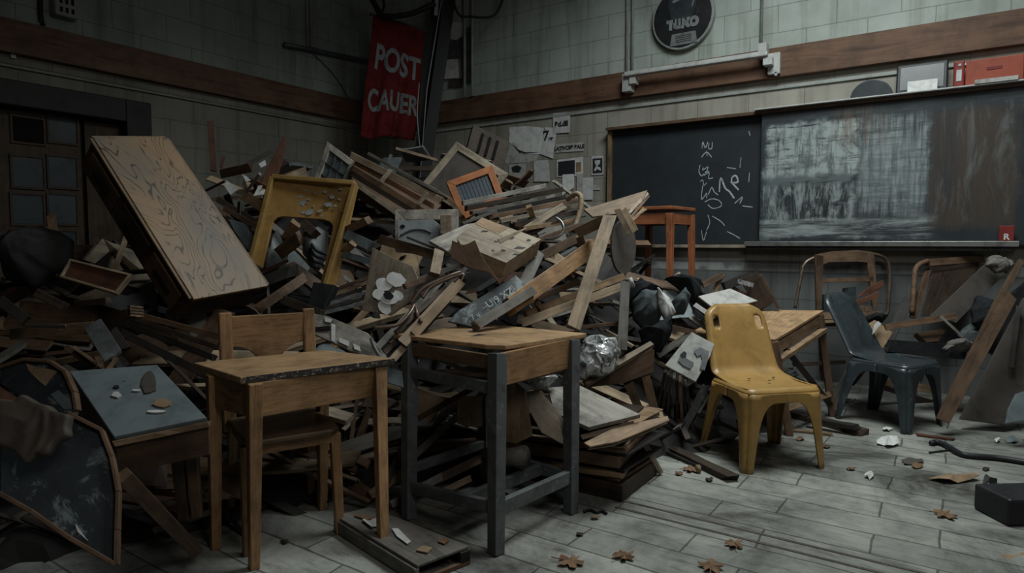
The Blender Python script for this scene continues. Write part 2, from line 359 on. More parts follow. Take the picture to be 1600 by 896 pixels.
struct(sbox('ceiling', -.3, RX, FY, WALL_Y, CZ, CZ + .1, plain('ceiling_paint', (.25, .25, .24), .9)))
# floor of worn paving strips
m, nt, b = new_mat('worn_floor')
g = N(nt, 'ShaderNodeNewGeometry')
wob = N(nt, 'ShaderNodeTexNoise', Scale=2.2, Detail=4); L(nt, g, 'Position', wob, 0)
vm = N(nt, 'ShaderNodeVectorMath', operation='MULTIPLY_ADD'); L(nt, wob, 1, vm, 0); vm.inputs[1].default_value = (.05, .03, 0); L(nt, g, 'Position', vm, 2)
br = N(nt, 'ShaderNodeTexBrick', Scale=1.0); br.offset = .37
for k, v_ in (('Brick Width', .62), ('Row Height', .205), ('Mortar Size', .0055), ('Mortar Smooth', .35)): br.inputs[k].default_value = v_
br.inputs['Color1'].default_value = (.185, .19, .178, 1); br.inputs['Color2'].default_value = (.26, .265, .248, 1); br.inputs['Mortar'].default_value = (.085, .084, .078, 1); L(nt, vm, 0, br, 0)
n1 = N(nt, 'ShaderNodeTexNoise', Scale=1.6, Detail=10, Roughness=.7, Distortion=.6); L(nt, g, 'Position', n1, 0); r1 = ramp(nt, [(.36, (.20, .195, .18)), (.5, (.8, .8, .78)), (.62, (1.2, 1.2, 1.17))]); L(nt, n1, 0, r1, 0)
mp = N(nt, 'ShaderNodeMapping'); mp.inputs['Scale'].default_value = (2.2, 9, 1); L(nt, g, 'Position', mp, 0)
n2 = N(nt, 'ShaderNodeTexNoise', Scale=2, Detail=9, Roughness=.75); L(nt, mp, 0, n2, 0); r2 = ramp(nt, [(.32, (.35, .34, .32)), (.48, (1, 1, 1)), (.7, (1.15, 1.15, 1.15))]); L(nt, n2, 0, r2, 0)
vo = N(nt, 'ShaderNodeTexVoronoi', feature='DISTANCE_TO_EDGE', Scale=2.1); L(nt, vm, 0, vo, 0); r5 = ramp(nt, [(.0, (.35, .34, .32)), (.012, (1, 1, 1))]); L(nt, vo, 0, r5, 0)
a = mixc(nt, 'MULTIPLY', .95, (br, 0), (r1, 0)); a2 = mixc(nt, 'MULTIPLY', .8, (a, 2), (r2, 0)); a3 = mixc(nt, 'MULTIPLY', .12, (a2, 2), (r5, 0)); L(nt, a3, 2, b, 'Base Color')
b.inputs['Roughness'].default_value = .72; b.inputs['Specular IOR Level'].default_value = .25
hm = mixc(nt, 'MULTIPLY', .6, (br, 0), (n2, 0)); bump(nt, b, hm, 2, .5, .012)
struct(sbox('floor', -.3, RX, FY, WALL_Y, -.1, 0, m))
# two raised metal tracks of the floor seam in front of the yellow chair
sy = onz(1100, 822).y
# beams
struct(box('trim_1', 0, .075, FY, WALL_Y, 2.695, 2.955, 'beam')); struct(box('trim_2', .075, RX, WALL_Y - .075, WALL_Y, 2.695, 2.955, 'beam'))
struct(tube('trim_3', [Vector((.02, y, 2.6)) for y in (FY, 2, WALL_Y)], .009, 'pipe', n=1))
struct(box('trim_4', .0, RX, WALL_Y - .02, WALL_Y, 2.60, 2.63, 'pipe'))
# door in the side wall
d = empty('door_1', Vector((-.1, (DY0 + DY1) / 2, 0)), None, None); struct(d)
v, f = joinv([(boxv(-.12, .03, DY1 - .06, DY1 + .16, 0, DZ + .14), BOX), (boxv(-.12, .03, DY0 - .16, DY0 + .06, 0, DZ + .14), BOX), (boxv(-.12, .03, DY0 + .06, DY1 - .06, DZ - .06, DZ + .14), BOX)])
mesh('door_frame', v, f, 'darktrim', None, d, bev=.01)
mesh('wall_recess', boxv(-.2, -.17, DY0, DY1, 0, DZ), BOX, 'darktrim', None, d)
leaf_y0, leaf_y1 = 1.5, 2.62
leaf = box('door_leaf', -.16, -.12, leaf_y0, leaf_y1, 0, DZ - .06, 'doorwood', None, d)
box('side_board', -.16, -.11, leaf_y1 + .03, DY1 - .06, 0, DZ - .08, 'doorwood', None, d)
rows = [(185, 223), (246, 293), (305, 350), (362, 405)]; cols = [(19, 67), (76, 119)]
for j, (ya, yb) in enumerate(rows):
    for i, (xa, xb) in enumerate(cols):
        if j == 0 and i == 0: mt = 'gap'  # near-black colour stands for the lack of light in this pane
        else: mt = 'pane'
        p0, p1 = onx(xa, (ya + yb) / 2, -.118), onx(xb, (ya + yb) / 2, -.118); zt, zb = onx((xa + xb) / 2, ya, -.118).z, onx((xa + xb) / 2, yb, -.118).z
        mesh('pane', boxv(-.12, -.114, p0.y, p1.y, zb, zt), BOX, mt, None, d, bev=.012)
        w_ = .016
        v, f = joinv([(boxv(-.12, -.104, p0.y - w_, p1.y + w_, zt, zt + w_), BOX), (boxv(-.12, -.104, p0.y - w_, p1.y + w_, zb - w_, zb), BOX), (boxv(-.12, -.104, p0.y - w_, p0.y, zb, zt), BOX), (boxv(-.12, -.104, p1.y, p1.y + w_, zb, zt), BOX)])
        mesh('glazing_bead', v, f, 'doorwood', None, d)
# ------------------------------------------------------------------ fittings on the walls
def wpoly(name, pts, y, mat, parent=None, th=.002): return prism(name, [ony(px, py, y) for px, py in pts], Vector((0, -1, 0)), th, mat, parent, bev=0, along=Vector((1, 0, 0)))
for nm, px, lab in (('wall_conduit', 985, 'double pale pipe running down the block wall beside the round sign'), ('wall_conduit', 1190, 'thin pipe running down the block wall above the bracket of the white rail')):
    p = ony(px, 60, WALL_Y); o = empty(nm, p, lab, 'pipe', 'pipes on the back wall')
    for k in ((-.03, .03) if px == 985 else (0,)): tube('pipe', [Vector((p.x + k, WALL_Y - .018, z)) for z in (CZ, 2.97)], .014, 'pipe', o, n=1)
p1, p2 = onx(484, 78, .03), onx(442, 70, .03); p3 = onx(578, 98, .03)
o = empty('wall_conduit', p1, 'grey pipe dropping to a bent cable tray on the darker side wall', 'pipe', 'pipes on the side wall')
for k in (-.025, .025): tube('pipe', [Vector((.03, p1.y + k, CZ)), Vector((.03, p1.y + k, p1.z))], .016, 'pipe', o, n=1)
tube('cable_tray', [Vector((.05, p2.y, p2.z)), Vector((.05, p1.y, p1.z)), Vector((.05, p3.y, p3.z))], .028, 'steel', o, n=1)
tube('cable', [Vector((.045, p1.y, p1.z + .05)), onx(535, 88, .045), onx(578, 92, .045)], .012, 'pipe', o, n=1)
tag(tube('hanging_wire', [onx(490, 85, .02), onx(520, 115, .02), onx(543, 150, .02), onx(547, 158, .02)], .004, 'cable'), 'thin dark wire sagging down the side wall under the cable tray', 'wire')
# box light high on the side wall
c = onx(104, -2, .0); o = empty('emergency_light', c, 'pale slotted lamp box fixed high on the dark side wall', 'light')
y0, y1 = onx(86, 10, .12).y, onx(122, 10, .12).y; zb = onx(104, 26, .12).z
box('housing', 0, .12, y0, y1, zb, zb + .42, 'pipe', None, o, bev=.015)
for i in range(3): box('slot', .118, .124, lerp(y0, y1, .2 + .25 * i), lerp(y0, y1, .32 + .25 * i), zb + .1, zb + .36, 'gap', None, o, bev=0)
for i in range(3): box('lamp_hole', .118, .124, lerp(y0, y1, .2 + .25 * i), lerp(y0, y1, .32 + .25 * i), zb + .03, zb + .07, 'gap', None, o, bev=0)
tag(tube('cable_drop', [onx(64, -60, .02), onx(63, 18, .02), onx(68, 40, .02)], .02, 'cable'), 'dark cable end hanging beside the slotted lamp box', 'cable')
tag(box('wall_clip', .0, .03, onx(15, 90, 0).y, onx(23, 90, 0).y, onx(20, 92, 0).z, onx(20, 84, 0).z, 'whitemetal'), 'small pale clip under the brown beam above the door', 'clip')
# red banner in the corner
C4 = [at(583, 22, 7.05), at(664, 51, 7.3), at(650, 217, 7.3), at(562, 214, 7.05)]
nB = (C4[1] - C4[0]).cross(C4[3] - C4[0]).normalized()
if nB.dot(EYE - C4[0]) < 0: nB = -nB
def ban(u, v_, off=0.0):
    p = C4[0].lerp(C4[1], u).lerp(C4[3].lerp(C4[2], u), v_)
    wv = .03 * math.sin(u * 15 + v_ * 2.0) * (.25 + .75 * v_) + .018 * math.sin(u * 31 + 1 + v_ * 4) * v_ + .02 * math.sin(v_ * 7 + u * 3)
    return p + nB * (wv + off) + Vector((0, 0, -.02 * math.sin(u * 9) * v_))
nu, nv = 40, 40; cB = ban(.5, .5)
vs = [ban(i / nu, j / nv) - cB for j in range(nv + 1) for i in range(nu + 1)]; fs = [(j * (nu + 1) + i, j * (nu + 1) + i + 1, (j + 1) * (nu + 1) + i + 1, (j + 1) * (nu + 1) + i) for j in range(nv) for i in range(nu)]
bo = tag(mesh('cloth_banner', vs, fs, 'redcloth', Matrix.Translation(cB), smooth=True, solid=.004), 'faded red cloth banner with two rows of pale letters hanging in the corner', 'banner')
def banner_text(s, u0, u1, v0, v1, shear=0):
    t = text('lettering', s, 1, 'lettering', Matrix.Identity(4), None, depth=0, bold=.03)
    bm = bmesh.new(); bm.from_mesh(t.data); bmesh.ops.subdivide_edges(bm, edges=[e for e in bm.edges if e.calc_length() > .1], cuts=2); bm.to_mesh(t.data); bm.free()
    xs = [w.co.x for w in t.data.vertices]; ys = [w.co.y for w in t.data.vertices]; x0, x1, y0_, y1_ = min(xs), max(xs), min(ys), max(ys)
    for w in t.data.vertices:
        a_, b_ = (w.co.x - x0) / (x1 - x0), (w.co.y - y0_) / (y1_ - y0_)
        w.co = ban(lerp(u0, u1, a_), lerp(v1, v0, b_) + shear * a_, .008) - cB
    t.parent = bo; t.matrix_basis = Matrix.Identity(4)
banner_text('POST', .12, .97, .22, .43, .03); banner_text('CAUER', .07, .97, .58, .77, .02)
tag(bar3('banner_pole', at(578, 22, 7.04), at(672, 50, 7.34), .03, .03, 'dark'), 'dark rod holding the top edge of the red banner', 'rod')
# dark steel post and cables in the corner
o = empty('leaning_post', at(672, 250, 7.15), 'tall black metal post leaning in the corner beside the red banner', 'post')
bar3('column', at(706, -25, 7.2), at(655, 330, 7.2), .13, .1, 'cable', o, rough=0); bar3('column', at(686, -25, 7.35), at(646, 330, 7.35), .12, .06, 'cable', o, rough=0)
tube('edge_strip', [at(693, -20, 7.12), at(667, 140, 7.12), at(652, 330, 7.12)], .006, 'pipe', o, n=1)
bar3('pale_plate', at(684, -20, 7.1), at(681, 24, 7.1), .04, .01, 'pipe', o, rough=0)
for i, (P, lab, r) in enumerate((([(572, -20), (590, 15), (600, 25), (640, 22), (680, 5)], 'thick black cable looping over the top of the red banner', .03), ([(590, -20), (600, 5), (596, 20), (590, 26)], 'short black cable curling down to the banner rod', .014), ([(700, -30), (715, 20), (735, 26), (770, 25), (785, 0), (790, -30)], 'black cable hanging in a loop beside the pale pipes', .014), ([(655, 130), (652, 180), (656, 230)], 'thin pale cord hanging along the black post', .006))):
    tag(tube('hanging_cable', [at(x, y, 7.0 + .1 * (i % 2)) for x, y in P], r, 'pipe' if i == 3 else 'cable'), lab, 'cable')
for px, lab in ((726, 'pale pipe standing on the beam beside the pinned grey papers'), (738, 'second pale pipe from the black post in the corner')):
    tag(tube('riser_pipe', [ony(px, y, 6.2) for y in (-30, 20, 80, 150)], .017, 'pipe', n=1), lab, 'pipe', 'pale pipes in the corner')
for pts, mt, lab in (([(700, 36), (727, 34), (724, 55), (712, 63), (699, 60)], 'paper', 'pale bent sheet beside the pipes above the brown beam'), ([(690, 94), (715, 92), (716, 122), (690, 124)], 'paper', 'pale square notice below the bent sheet beside the pipes'), ([(695, 66), (717, 64), (717, 92), (695, 94)], 'steel', 'grey electrical plate between the bent sheet and the square notice'), ([(702, 124), (722, 122), (722, 136), (701, 136)], 'dim', 'dull plate under the square notice above the beam'), ([(716, 50), (736, 40), (736, 130), (724, 128)], 'steel', 'grey switch housing behind the pale pipes')):
    tag(wpoly('wall_notice' if mt == 'paper' else 'electrical_plate', pts, 6.26 if mt == 'paper' else 6.27, mt, th=.012), lab, 'notice' if mt == 'paper' else 'electrical plate')
# round sign
c = ony(1068, 28, 6.27); rr = (ony(1118, 28, 6.27) - c).length * .97
def disc(r, y0, y1, k=48): 
    vs = [Vector((r * math.cos(2 * math.pi * i / k), y, r * math.sin(2 * math.pi * i / k))) for y in (y0, y1) for i in range(k)]
    return vs, [tuple(range(k)), tuple(range(2 * k - 1, k - 1, -1))] + [(i, (i + 1) % k, k + (i + 1) % k, k + i) for i in range(k)]
o = empty('round_sign', c, 'round black wall sign with a pale rim and pale lettering above the white rail', 'sign')
v, f = disc(rr, -.035, .02); mesh('rim', v, f, 'pipe', Matrix.Translation(c), o, bev=.006)
v, f = disc(rr * .93, -.039, -.02); mesh('face', v, f, 'blackpl', Matrix.Translation(c), o)
def sg(pts, mt, nm, y=-.043): return mesh(nm, [Vector((x * rr, y, z * rr)) for x, z in pts], [tuple(range(len(pts)))], mt, Matrix.Translation(c), o)
sg([(-.42, .9), (.42, .9), (.45, .3), (.3, -.05), (.12, -.3), (-.15, -.3), (-.36, .0), (-.45, .4)], 'navy', 'emblem', -.041)
sg([(-.34, .52), (-.28, .46), (-.1, .52), (.12, .52), (.3, .6), (.2, .68), (-.1, .66), (-.22, .62)], 'lettering', 'emblem_stripe'); sg([(.36, .55), (.44, .6), (.36, .3), (.3, .22)], 'lettering', 'emblem_stripe')
sg([(-.32, -.5), (.44, -.5), (.5, -.86), (-.38, -.86)], 'lettering', 'caption_plate')
mtx = lambda x, z, y=-.046: Matrix.Translation(c + Vector((x * rr, y, z * rr))) @ Matrix.Rotation(R(90), 4, 'X')
for s, x, z, w in (('TUNO', .03, -.22, 1.0),): text('lettering', s, rr * .36, 'lettering', mtx(x, z), o, sx=.95, bold=.012)
for k in range(4): sg([(-.2, -.57 - k * .06), (.32, -.57 - k * .06), (.32, -.59 - k * .06), (-.2, -.59 - k * .06)], 'dim', 'caption_line', -.047)
# white screen rail with two brackets
a, b_ = ony(976, 117, 6.1), ony(1200, 84, 6.1)
o = empty('screen_rail', (a + b_) / 2, 'long white screen rail held on brackets in front of the brown beam', 'rail')
bar3('rail', a, b_, .05, .05, 'whitemetal', o, rough=0, bev=.012, nrm=Vector((0, -1, .2)))
def br_box(x0, x1, y0, y1, yy=6.12, yb=6.22, nm='bracket'): 
    p, q = ony(x0, y0, yy), ony(x1, y1, yy); return box(nm, p.x, q.x, yy, yb, q.z, p.z, 'whitemetal', None, o)
br_box(972, 985, 116, 142); br_box(983, 992, 120, 130, 6.1, 6.2, 'clamp'); br_box(1184, 1197, 68, 88); br_box(1200, 1218, 84, 114, 6.18, 6.225); br_box(1192, 1206, 90, 100, 6.1, 6.2, 'clamp'); br_box(1210, 1214, 112, 118, 6.18, 6.2, 'peg')
# ------------------------------------------------------------------ blackboard
def board_mat(name, chalky):
    m, nt, b = new_mat(name)
    tc = N(nt, 'ShaderNodeTexCoord'); sp = N(nt, 'ShaderNodeSeparateXYZ')
    wn = N(nt, 'ShaderNodeTexNoise', Scale=7, Detail=6, Roughness=.7); L(nt, tc, 'Object', wn, 0); wv = N(nt, 'ShaderNodeVectorMath', operation='MULTIPLY_ADD'); L(nt, wn, 1, wv, 0); wv.inputs[1].default_value = (.16, 0, .16); L(nt, tc, 'Object', wv, 2)
    wo = N(nt, 'ShaderNodeVectorMath', operation='ADD'); L(nt, wv, 0, wo, 0); wo.inputs[1].default_value = (-.08, 0, -.08); L(nt, wo, 0, sp, 0)
    base = (.017, .022, .026)
    n0 = N(nt, 'ShaderNodeTexNoise', Scale=2.0, Detail=8, Roughness=.7); L(nt, tc, 'Object', n0, 0); r0 = ramp(nt, [(.35, tuple(x * .8 for x in base)), (.75, tuple(x * (1.9 if chalky else 1.5) for x in base))]); L(nt, n0, 0, r0, 0)
    out, oi = r0, 0
    if chalky:
        def smear(sx, sz, lo, hi, sc=1.0, d=.8):
            mp = N(nt, 'ShaderNodeMapping'); mp.inputs['Scale'].default_value = (sx, 1, sz); L(nt, tc, 'Object', mp, 0)
            n = N(nt, 'ShaderNodeTexNoise', Scale=sc, Detail=11, Roughness=.74, Distortion=d); L(nt, mp, 0, n, 0)
            r = ramp(nt, [(lo, (0, 0, 0)), (hi, (1, 1, 1))]); L(nt, n, 0, r, 0); return r
        def window(sock, lo, hi, soft):
            a = N(nt, 'ShaderNodeMapRange', interpolation_type='SMOOTHSTEP'); L(nt, sp, sock, a, 0); a.inputs[1].default_value = lo - soft; a.inputs[2].default_value = lo + soft
            c = N(nt, 'ShaderNodeMapRange', interpolation_type='SMOOTHSTEP'); L(nt, sp, sock, c, 0); c.inputs[1].default_value = hi - soft; c.inputs[2].default_value = hi + soft; c.inputs[3].default_value = 1; c.inputs[4].default_value = 0
            q = N(nt, 'ShaderNodeMath', operation='MULTIPLY'); L(nt, a, 0, q, 0); L(nt, c, 0, q, 1); return q
        def mul(a, b_):
            q = N(nt, 'ShaderNodeMath', operation='MULTIPLY'); L(nt, a, 0, q, 0)
            if isinstance(b_, float): q.inputs[1].default_value = b_
            else: L(nt, b_, 0, q, 1)
            return q
        def over(fac, col):
            nonlocal out, oi
            x = mixc(nt, 'MIX', 0, (out, oi), col); L(nt, fac, 0, x, 0); out, oi = x, 2
        hx = BX1 - BX0
        X = lambda px: ony(px, 270, 6.2).x - (BX0 + BX1) / 2
        wz = lambda lo, hi, s=.05: window(2, lo, hi, s)
        hor = smear(1.4, 14, .42, .60, 1.0, .4)
        big = smear(3.6, 4.4, .38, .50, 1.3, .3); gaps = smear(16, 2.2, .40, .50, 1.0, .25); gap2 = smear(2.0, 17, .38, .48, 1.0, .25); hat = mul(smear(26, 2.4, .36, .62, 1.0, .15), smear(2.6, 24, .30, .60, 1.0, .15))
        over(mul(mul(mul(window(0, X(1196), X(1338), .03), wz(.02, .47, .03)), mul(big, .9)), mul(gap2, gaps)), (.34, .40, .39))
        over(mul(mul(window(0, X(1196), X(1330), .03), wz(-.06, .47, .04)), mul(gap2, .35)), (.26, .31, .31))
        over(mul(mul(mul(window(0, X(1194), X(1335), .03), wz(-.38, -.06, .04)), mul(smear(13, 2.6, .44, .56, 1.0, .6), .75)), mul(big, 1.0)), (.30, .35, .35))
        over(mul(mul(window(0, X(1340), X(1450), .04), wz(-.34, .46, .05)), mul(hat, .95)), (.31, .36, .365))
        over(mul(mul(window(0, X(1345), X(1440), .04), wz(-.2, .3, .08)), mul(big, .28)), (.26, .31, .315))
        over(mul(mul(window(0, X(1190), X(1460), .05), wz(-.52, -.36, .03)), mul(hor, .75)), (.34, .39, .39))
        over(mul(mul(window(0, X(1455), X(1592), .03), wz(-.45, .46, .05)), mul(smear(11, .7, .34, .55), .75)), (.062, .045, .034))
        over(mul(mul(window(0, X(1455), X(1592), .04), wz(-.4, .5, .06)), mul(smear(8, 1.6, .52, .72), .5)), (.2, .22, .22))
        over(mul(mul(window(0, X(1300), X(1385), .03), wz(.25, .6, .05)), mul(smear(14, .8, .5, .62), .55)), (.13, .075, .045))
        over(mul(wz(.50, .64, .05), mul(hor, .25)), (.14, .17, .17))
    L(nt, out, oi, b, 'Base Color'); b.inputs['Roughness'].default_value = .6; b.inputs['Specular IOR Level'].default_value = .3
    return m
z0, z1 = 1.205, 2.375
xl, xm = ony(953, 300, 6.28).x, ony(1188, 280, 6.2).x; BX0, BX1 = xm, 7.4
cB_ = Vector(((xl + BX1) / 2, 6.25, (z0 + z1) / 2)); o = empty('blackboard', cB_, 'long wall blackboard with chalk writing and a chalk-smeared sliding half', 'blackboard')
box('fixed_slate', xl + .03, xm + .1, 6.265, 6.3, z0, z1, board_mat('fixed_slate_paint', False), None, o)
mesh('sliding_slate', boxv(-(BX1 - BX0) / 2, (BX1 - BX0) / 2, -.03, .03, -(z1 - z0) / 2, (z1 - z0) / 2), BOX, board_mat('smeared_slate_paint', True), Matrix.Translation(Vector(((BX0 + BX1) / 2, 6.23, (z0 + z1) / 2))), o, bev=.003)
box('side_rail', xl - .005, xl + .03, 6.22, 6.3, z0 - .02, z1 + .03, 'tan', None, o)
box('top_rail', xl - .005, BX1, 6.17, 6.3, z1, z1 + .03, 'brown', None, o); box('top_ledge', ony(1180, 190, 6.18).x, BX1, 6.12, 6.3, z1 + .03, z1 + .042, 'whitemetal', None, o)
box('bottom_rail', xl, xm, 6.2, 6.3, z0 - .03, z0, 'beige', None, o); TX0, TX1 = ony(1165, 380, 6.15).x, ony(1592, 380, 6.15).x
box('chalk_tray', TX0, TX1, 6.1, 6.3, z0 - .012, z0 + .03, 'chrome', None, o); box('tray_skirt', TX0, TX1 - .04, 6.15, 6.3, z0 - .045, z0 - .012, 'steel', None, o)
# chalk writing on the fixed half: strokes in points of the board
ST = [[(1097, 232), (1098, 222), (1102, 231), (1106, 222)], [(1108, 224), (1107, 232), (1112, 232), (1113, 222)], [(1096, 246), (1104, 238), (1112, 246)], [(1104, 236), (1105, 244)],
      [(1094, 258), (1092, 268), (1096, 275), (1100, 272)], [(1099, 262), (1098, 266), (1106, 261), (1104, 268), (1101, 270), (1108, 268)], [(1100, 274), (1108, 270), (1107, 279), (1114, 278)], [(1094, 284), (1098, 282), (1100, 290), (1104, 286)],
      [(1098, 290), (1096, 312), (1104, 302), (1104, 310)], [(1107, 304), (1112, 293), (1116, 300), (1122, 305)], [(1124, 300), (1126, 278), (1133, 294), (1140, 300), (1147, 310)], [(1143, 283), (1144, 277), (1150, 275), (1153, 284), (1146, 286), (1142, 284), (1154, 297)],
      [(1101, 316), (1112, 311), (1124, 314), (1127, 322), (1114, 326), (1106, 320)], [(1097, 311), (1103, 305)], [(1158, 246), (1156, 262)], [(1136, 262), (1150, 264)], [(1171, 270), (1170, 285)], [(1106, 336), (1109, 348), (1104, 360)], [(1113, 338), (1126, 346), (1132, 353)], [(1136, 362), (1148, 368), (1156, 373)], [(1096, 360), (1099, 376), (1104, 362)], [(1148, 318), (1160, 308), (1156, 318)], [(1160, 322), (1176, 324)], [(1170, 205), (1172, 212)], [(1103, 188), (1110, 186)]]
parts = []
for i, s in enumerate(ST):
    w_ = .008 if i in (10, 11) else .0042
    vs, fs = tube_geo(smooth_path([ony(x, y, 6.263) for x, y in s], 4), w_, 4)
    for q in vs: q.y = 6.263 + (q.y - 6.263) * .15
    parts.append((vs, fs))
v, f = joinv(parts); mesh('chalk_writing', v, f, 'chalk', None, o)
# things on the ledge over the board, and on the tray
LZ = z1 + .042
def ledge_x(px): return ony(px, 150, 6.17).x
xa, xb = ledge_x(1330), ledge_x(1393); rr2 = (xb - xa) / 2 * 1.05
vs = []; k = 40
prof = [(rr2 * math.cos(math.pi * i / (k)), max(0, rr2 * .93 * math.sin(math.pi * i / k))) for i in range(k + 1)]
vs = [Vector((x, y, z)) for y in (-.03, .03) for x, z in prof]; n_ = k + 1
fs = [tuple(range(n_)), tuple(range(2 * n_ - 1, n_ - 1, -1))] + [(i, (i + 1) % n_, n_ + (i + 1) % n_, n_ + i) for i in range(n_)]
tag(mesh('domed_clock', vs, fs, 'navy', Matrix.Translation(Vector(((xa + xb) / 2, 6.2, LZ))), bev=.006), 'black half-round case standing on the ledge over the blackboard', 'case')
xa, xb = ledge_x(1399), ledge_x(1480); o = empty('black_tray', Vector(((xa + xb) / 2, 6.22, LZ)), 'black rounded tray propped on the blackboard ledge behind a pale card', 'tray')
rot = Matrix.Translation(Vector(((xa + xb) / 2, 6.2, LZ + .11))) @ Matrix.Rotation(R(-8), 4, 'X')
box('tray_plate', -(xb - xa) / 2, (xb - xa) / 2, -.012, .012, -.11, .125, 'blackpl', rot, o, bev=.02); box('tray_well', -(xb - xa) / 2 + .025, (xb - xa) / 2 - .025, -.016, -.01, -.09, .1, 'navy', rot, o)
tag(mesh('pale_card', boxv(-.11, .09, -.003, .003, 0, .085), BOX, 'paper', Matrix.Translation(Vector((ledge_x(1443), 6.14, LZ))) @ Matrix.Rotation(R(-10), 4, 'X')), 'pale blank card leaning on the black tray above the blackboard', 'card')
xa, xb = ledge_x(1488), ledge_x(1506); o = tag(box('red_canister', xa, xb, 6.16, 6.24, LZ, LZ + .20, 'redbox', bev=.012), 'small red box with a pale label beside the black tray on the ledge', 'box')
box('paper_label', xa + .02, xb - .02, 6.155, 6.162, LZ + .045, LZ + .13, 'paper', None, o, bev=0); 
for kx in (.03, .07): box('stud', xa + kx, xa + kx + .02, 6.152, 6.162, LZ + .155, LZ + .175, 'whitemetal', None, o, bev=.004)
xa, xb = ledge_x(1507), ledge_x(1598); o = tag(box('toolbox', xa, xb, 6.15, 6.28, LZ, LZ + .19, 'orangebox', bev=.008), 'wide orange-red metal box at the far end of the blackboard ledge', 'box')
box('handle_recess', xa + .13, xb - .13, 6.146, 6.152, LZ + .10, LZ + .125, 'redbox', None, o)
tag(mesh('paper_pad', boxv(-.13, .13, -.03, .02, 0, .03), BOX, 'paperd', Matrix.Translation(Vector((ledge_x(1555), 6.14, LZ)))), 'thin pad of paper lying before the orange-red metal box', 'paper')
p = ony(1572, 374, 6.13); o = tag(box('chalk_box', p.x - .045, p.x + .045, 6.11, 6.15, z0 + .03, z0 + .145, 'redbox'), 'small red box standing on the chalk tray', 'box')
text('lettering', 'R', .06, 'paper', Matrix.Translation(Vector((p.x, 6.108, z0 + .06))) @ Matrix.Rotation(R(90), 4, 'X'), o, bold=.002)
# ------------------------------------------------------------------ papers pinned up
PP = [('torn_poster', [(796, 199), (822, 197), (850, 200), (847, 241), (830, 241), (814, 240), (804, 229), (795, 222)], 'paper', 'widest torn pale poster on the wall, its lower edge ragged', 6.292),
      ('torn_poster', [(790, 224), (797, 223), (812, 240), (842, 240), (838, 250), (826, 254), (788, 256)], 'paperd', 'grey poster remnant under the ragged edge of the widest poster', 6.295),
      ('wall_notice', [(852, 199), (870, 200), (864, 248), (845, 241)], 'paper', 'tilted pale notice with a black seven', 6.286),
      ('wall_notice', [(864, 177), (891, 176), (890, 207), (864, 209)], 'paper', 'topmost square notice with one short black word', 6.283),
      ('wall_notice', [(869, 226), (912, 222), (912, 236), (867, 239)], 'paperd', 'long paper strip with a line of black capitals', 6.29),
      ('wall_photo', [(870, 250), (911, 245), (911, 275), (870, 277)], 'paper', 'dark photograph with a brown patch and pale border on the wall', 6.29),
      ('wall_notice', [(834, 251), (857, 250), (859, 284), (834, 284)], 'paper', 'pale sheet of faint lines below the notice with the seven', 6.285),
      ('wall_notice', [(795, 257), (822, 255), (820, 280), (795, 284)], 'paperd', 'dull sheet with a dark blot low on the wall above the heap', 6.29),
      ('wall_card', [(924, 244), (943, 243), (943, 273), (924, 274)], 'paper', 'small black card with a white zigzag sign beside the blackboard', 6.29),
      ('wall_notice', [(879, 273), (897, 272), (897, 293), (878, 306)], 'paper', 'pale sheet overlapping the bottom of the dark photograph', 6.284),
      ('wall_notice', [(901, 272), (911, 271), (911, 311), (901, 312)], 'paperd', 'narrow tall sheet under the dark photograph', 6.287),
      ('wall_notice', [(911, 278), (927, 277), (926, 312), (909, 313)], 'paper', 'lowest pale drawing sheet under the small black card', 6.283),
      ('wall_notice', [(927, 289), (938, 289), (938, 297), (927, 297)], 'paperd', 'tiny paper slip sticking out beside the lowest drawing sheet', 6.29)]
for nm, pts, mt, lab, y in PP:
    o = tag(wpoly(nm, pts, y, mt), lab, 'photo' if nm == 'wall_photo' else 'card' if nm == 'wall_card' else 'paper', 'papers pinned on the back wall')
    def wt(s, px, py, sz, mat='ink', bold=.0): 
        q = ony(px, py, y - .003); text('lettering', s, sz, mat, Matrix.Translation(q) @ Matrix.Rotation(R(90), 4, 'X'), o, bold=bold, depth=0)
    def sub(nm2, pts2, mt2): wpoly(nm2, pts2, y - .003, mt2, o)
    if 'seven' in lab: wt('7', 853, 213, .15, bold=.004); wt('REB', 861, 217, .035, bold=.003)
    elif 'topmost' in lab: wt('Bd.dll', 877, 194, .075, bold=.004)
    elif 'capitals' in lab: wt('LATIVCSB BALE', 889, 231, .055, bold=.003)
    elif 'photograph with' in lab: sub('photo_print', [(872, 253), (898, 250), (898, 274), (872, 275)], 'ink'); sub('patch', [(900, 254), (908, 253), (908, 268), (900, 269)], 'card')
    elif 'blot' in lab: sub('blot', [(799, 262), (808, 258), (815, 262), (811, 270), (801, 269)], 'ink')
    elif 'zigzag' in lab:
        sub('card_print', [(926, 248), (941, 247), (941, 270), (926, 271)], 'ink')
        wpoly('zigzag', [(929, 251), (938, 250), (937, 256), (933, 260), (938, 262), (939, 267), (936, 266), (933, 264), (930, 268), (928, 266), (932, 258), (930, 257)], y - .006, 'paper', o)
    elif 'faint lines' in lab:
        for q in range(3): sub('line', [(838, 256 + 5 * q), (852, 255 + 5 * q), (852, 256 + 5 * q), (838, 257 + 5 * q)], 'ink')
    elif 'widest' in lab:
        wpoly('crease', [(800, 223), (812, 238), (820, 240), (842, 238), (820, 238), (810, 234)], y - .003, 'ink', o)
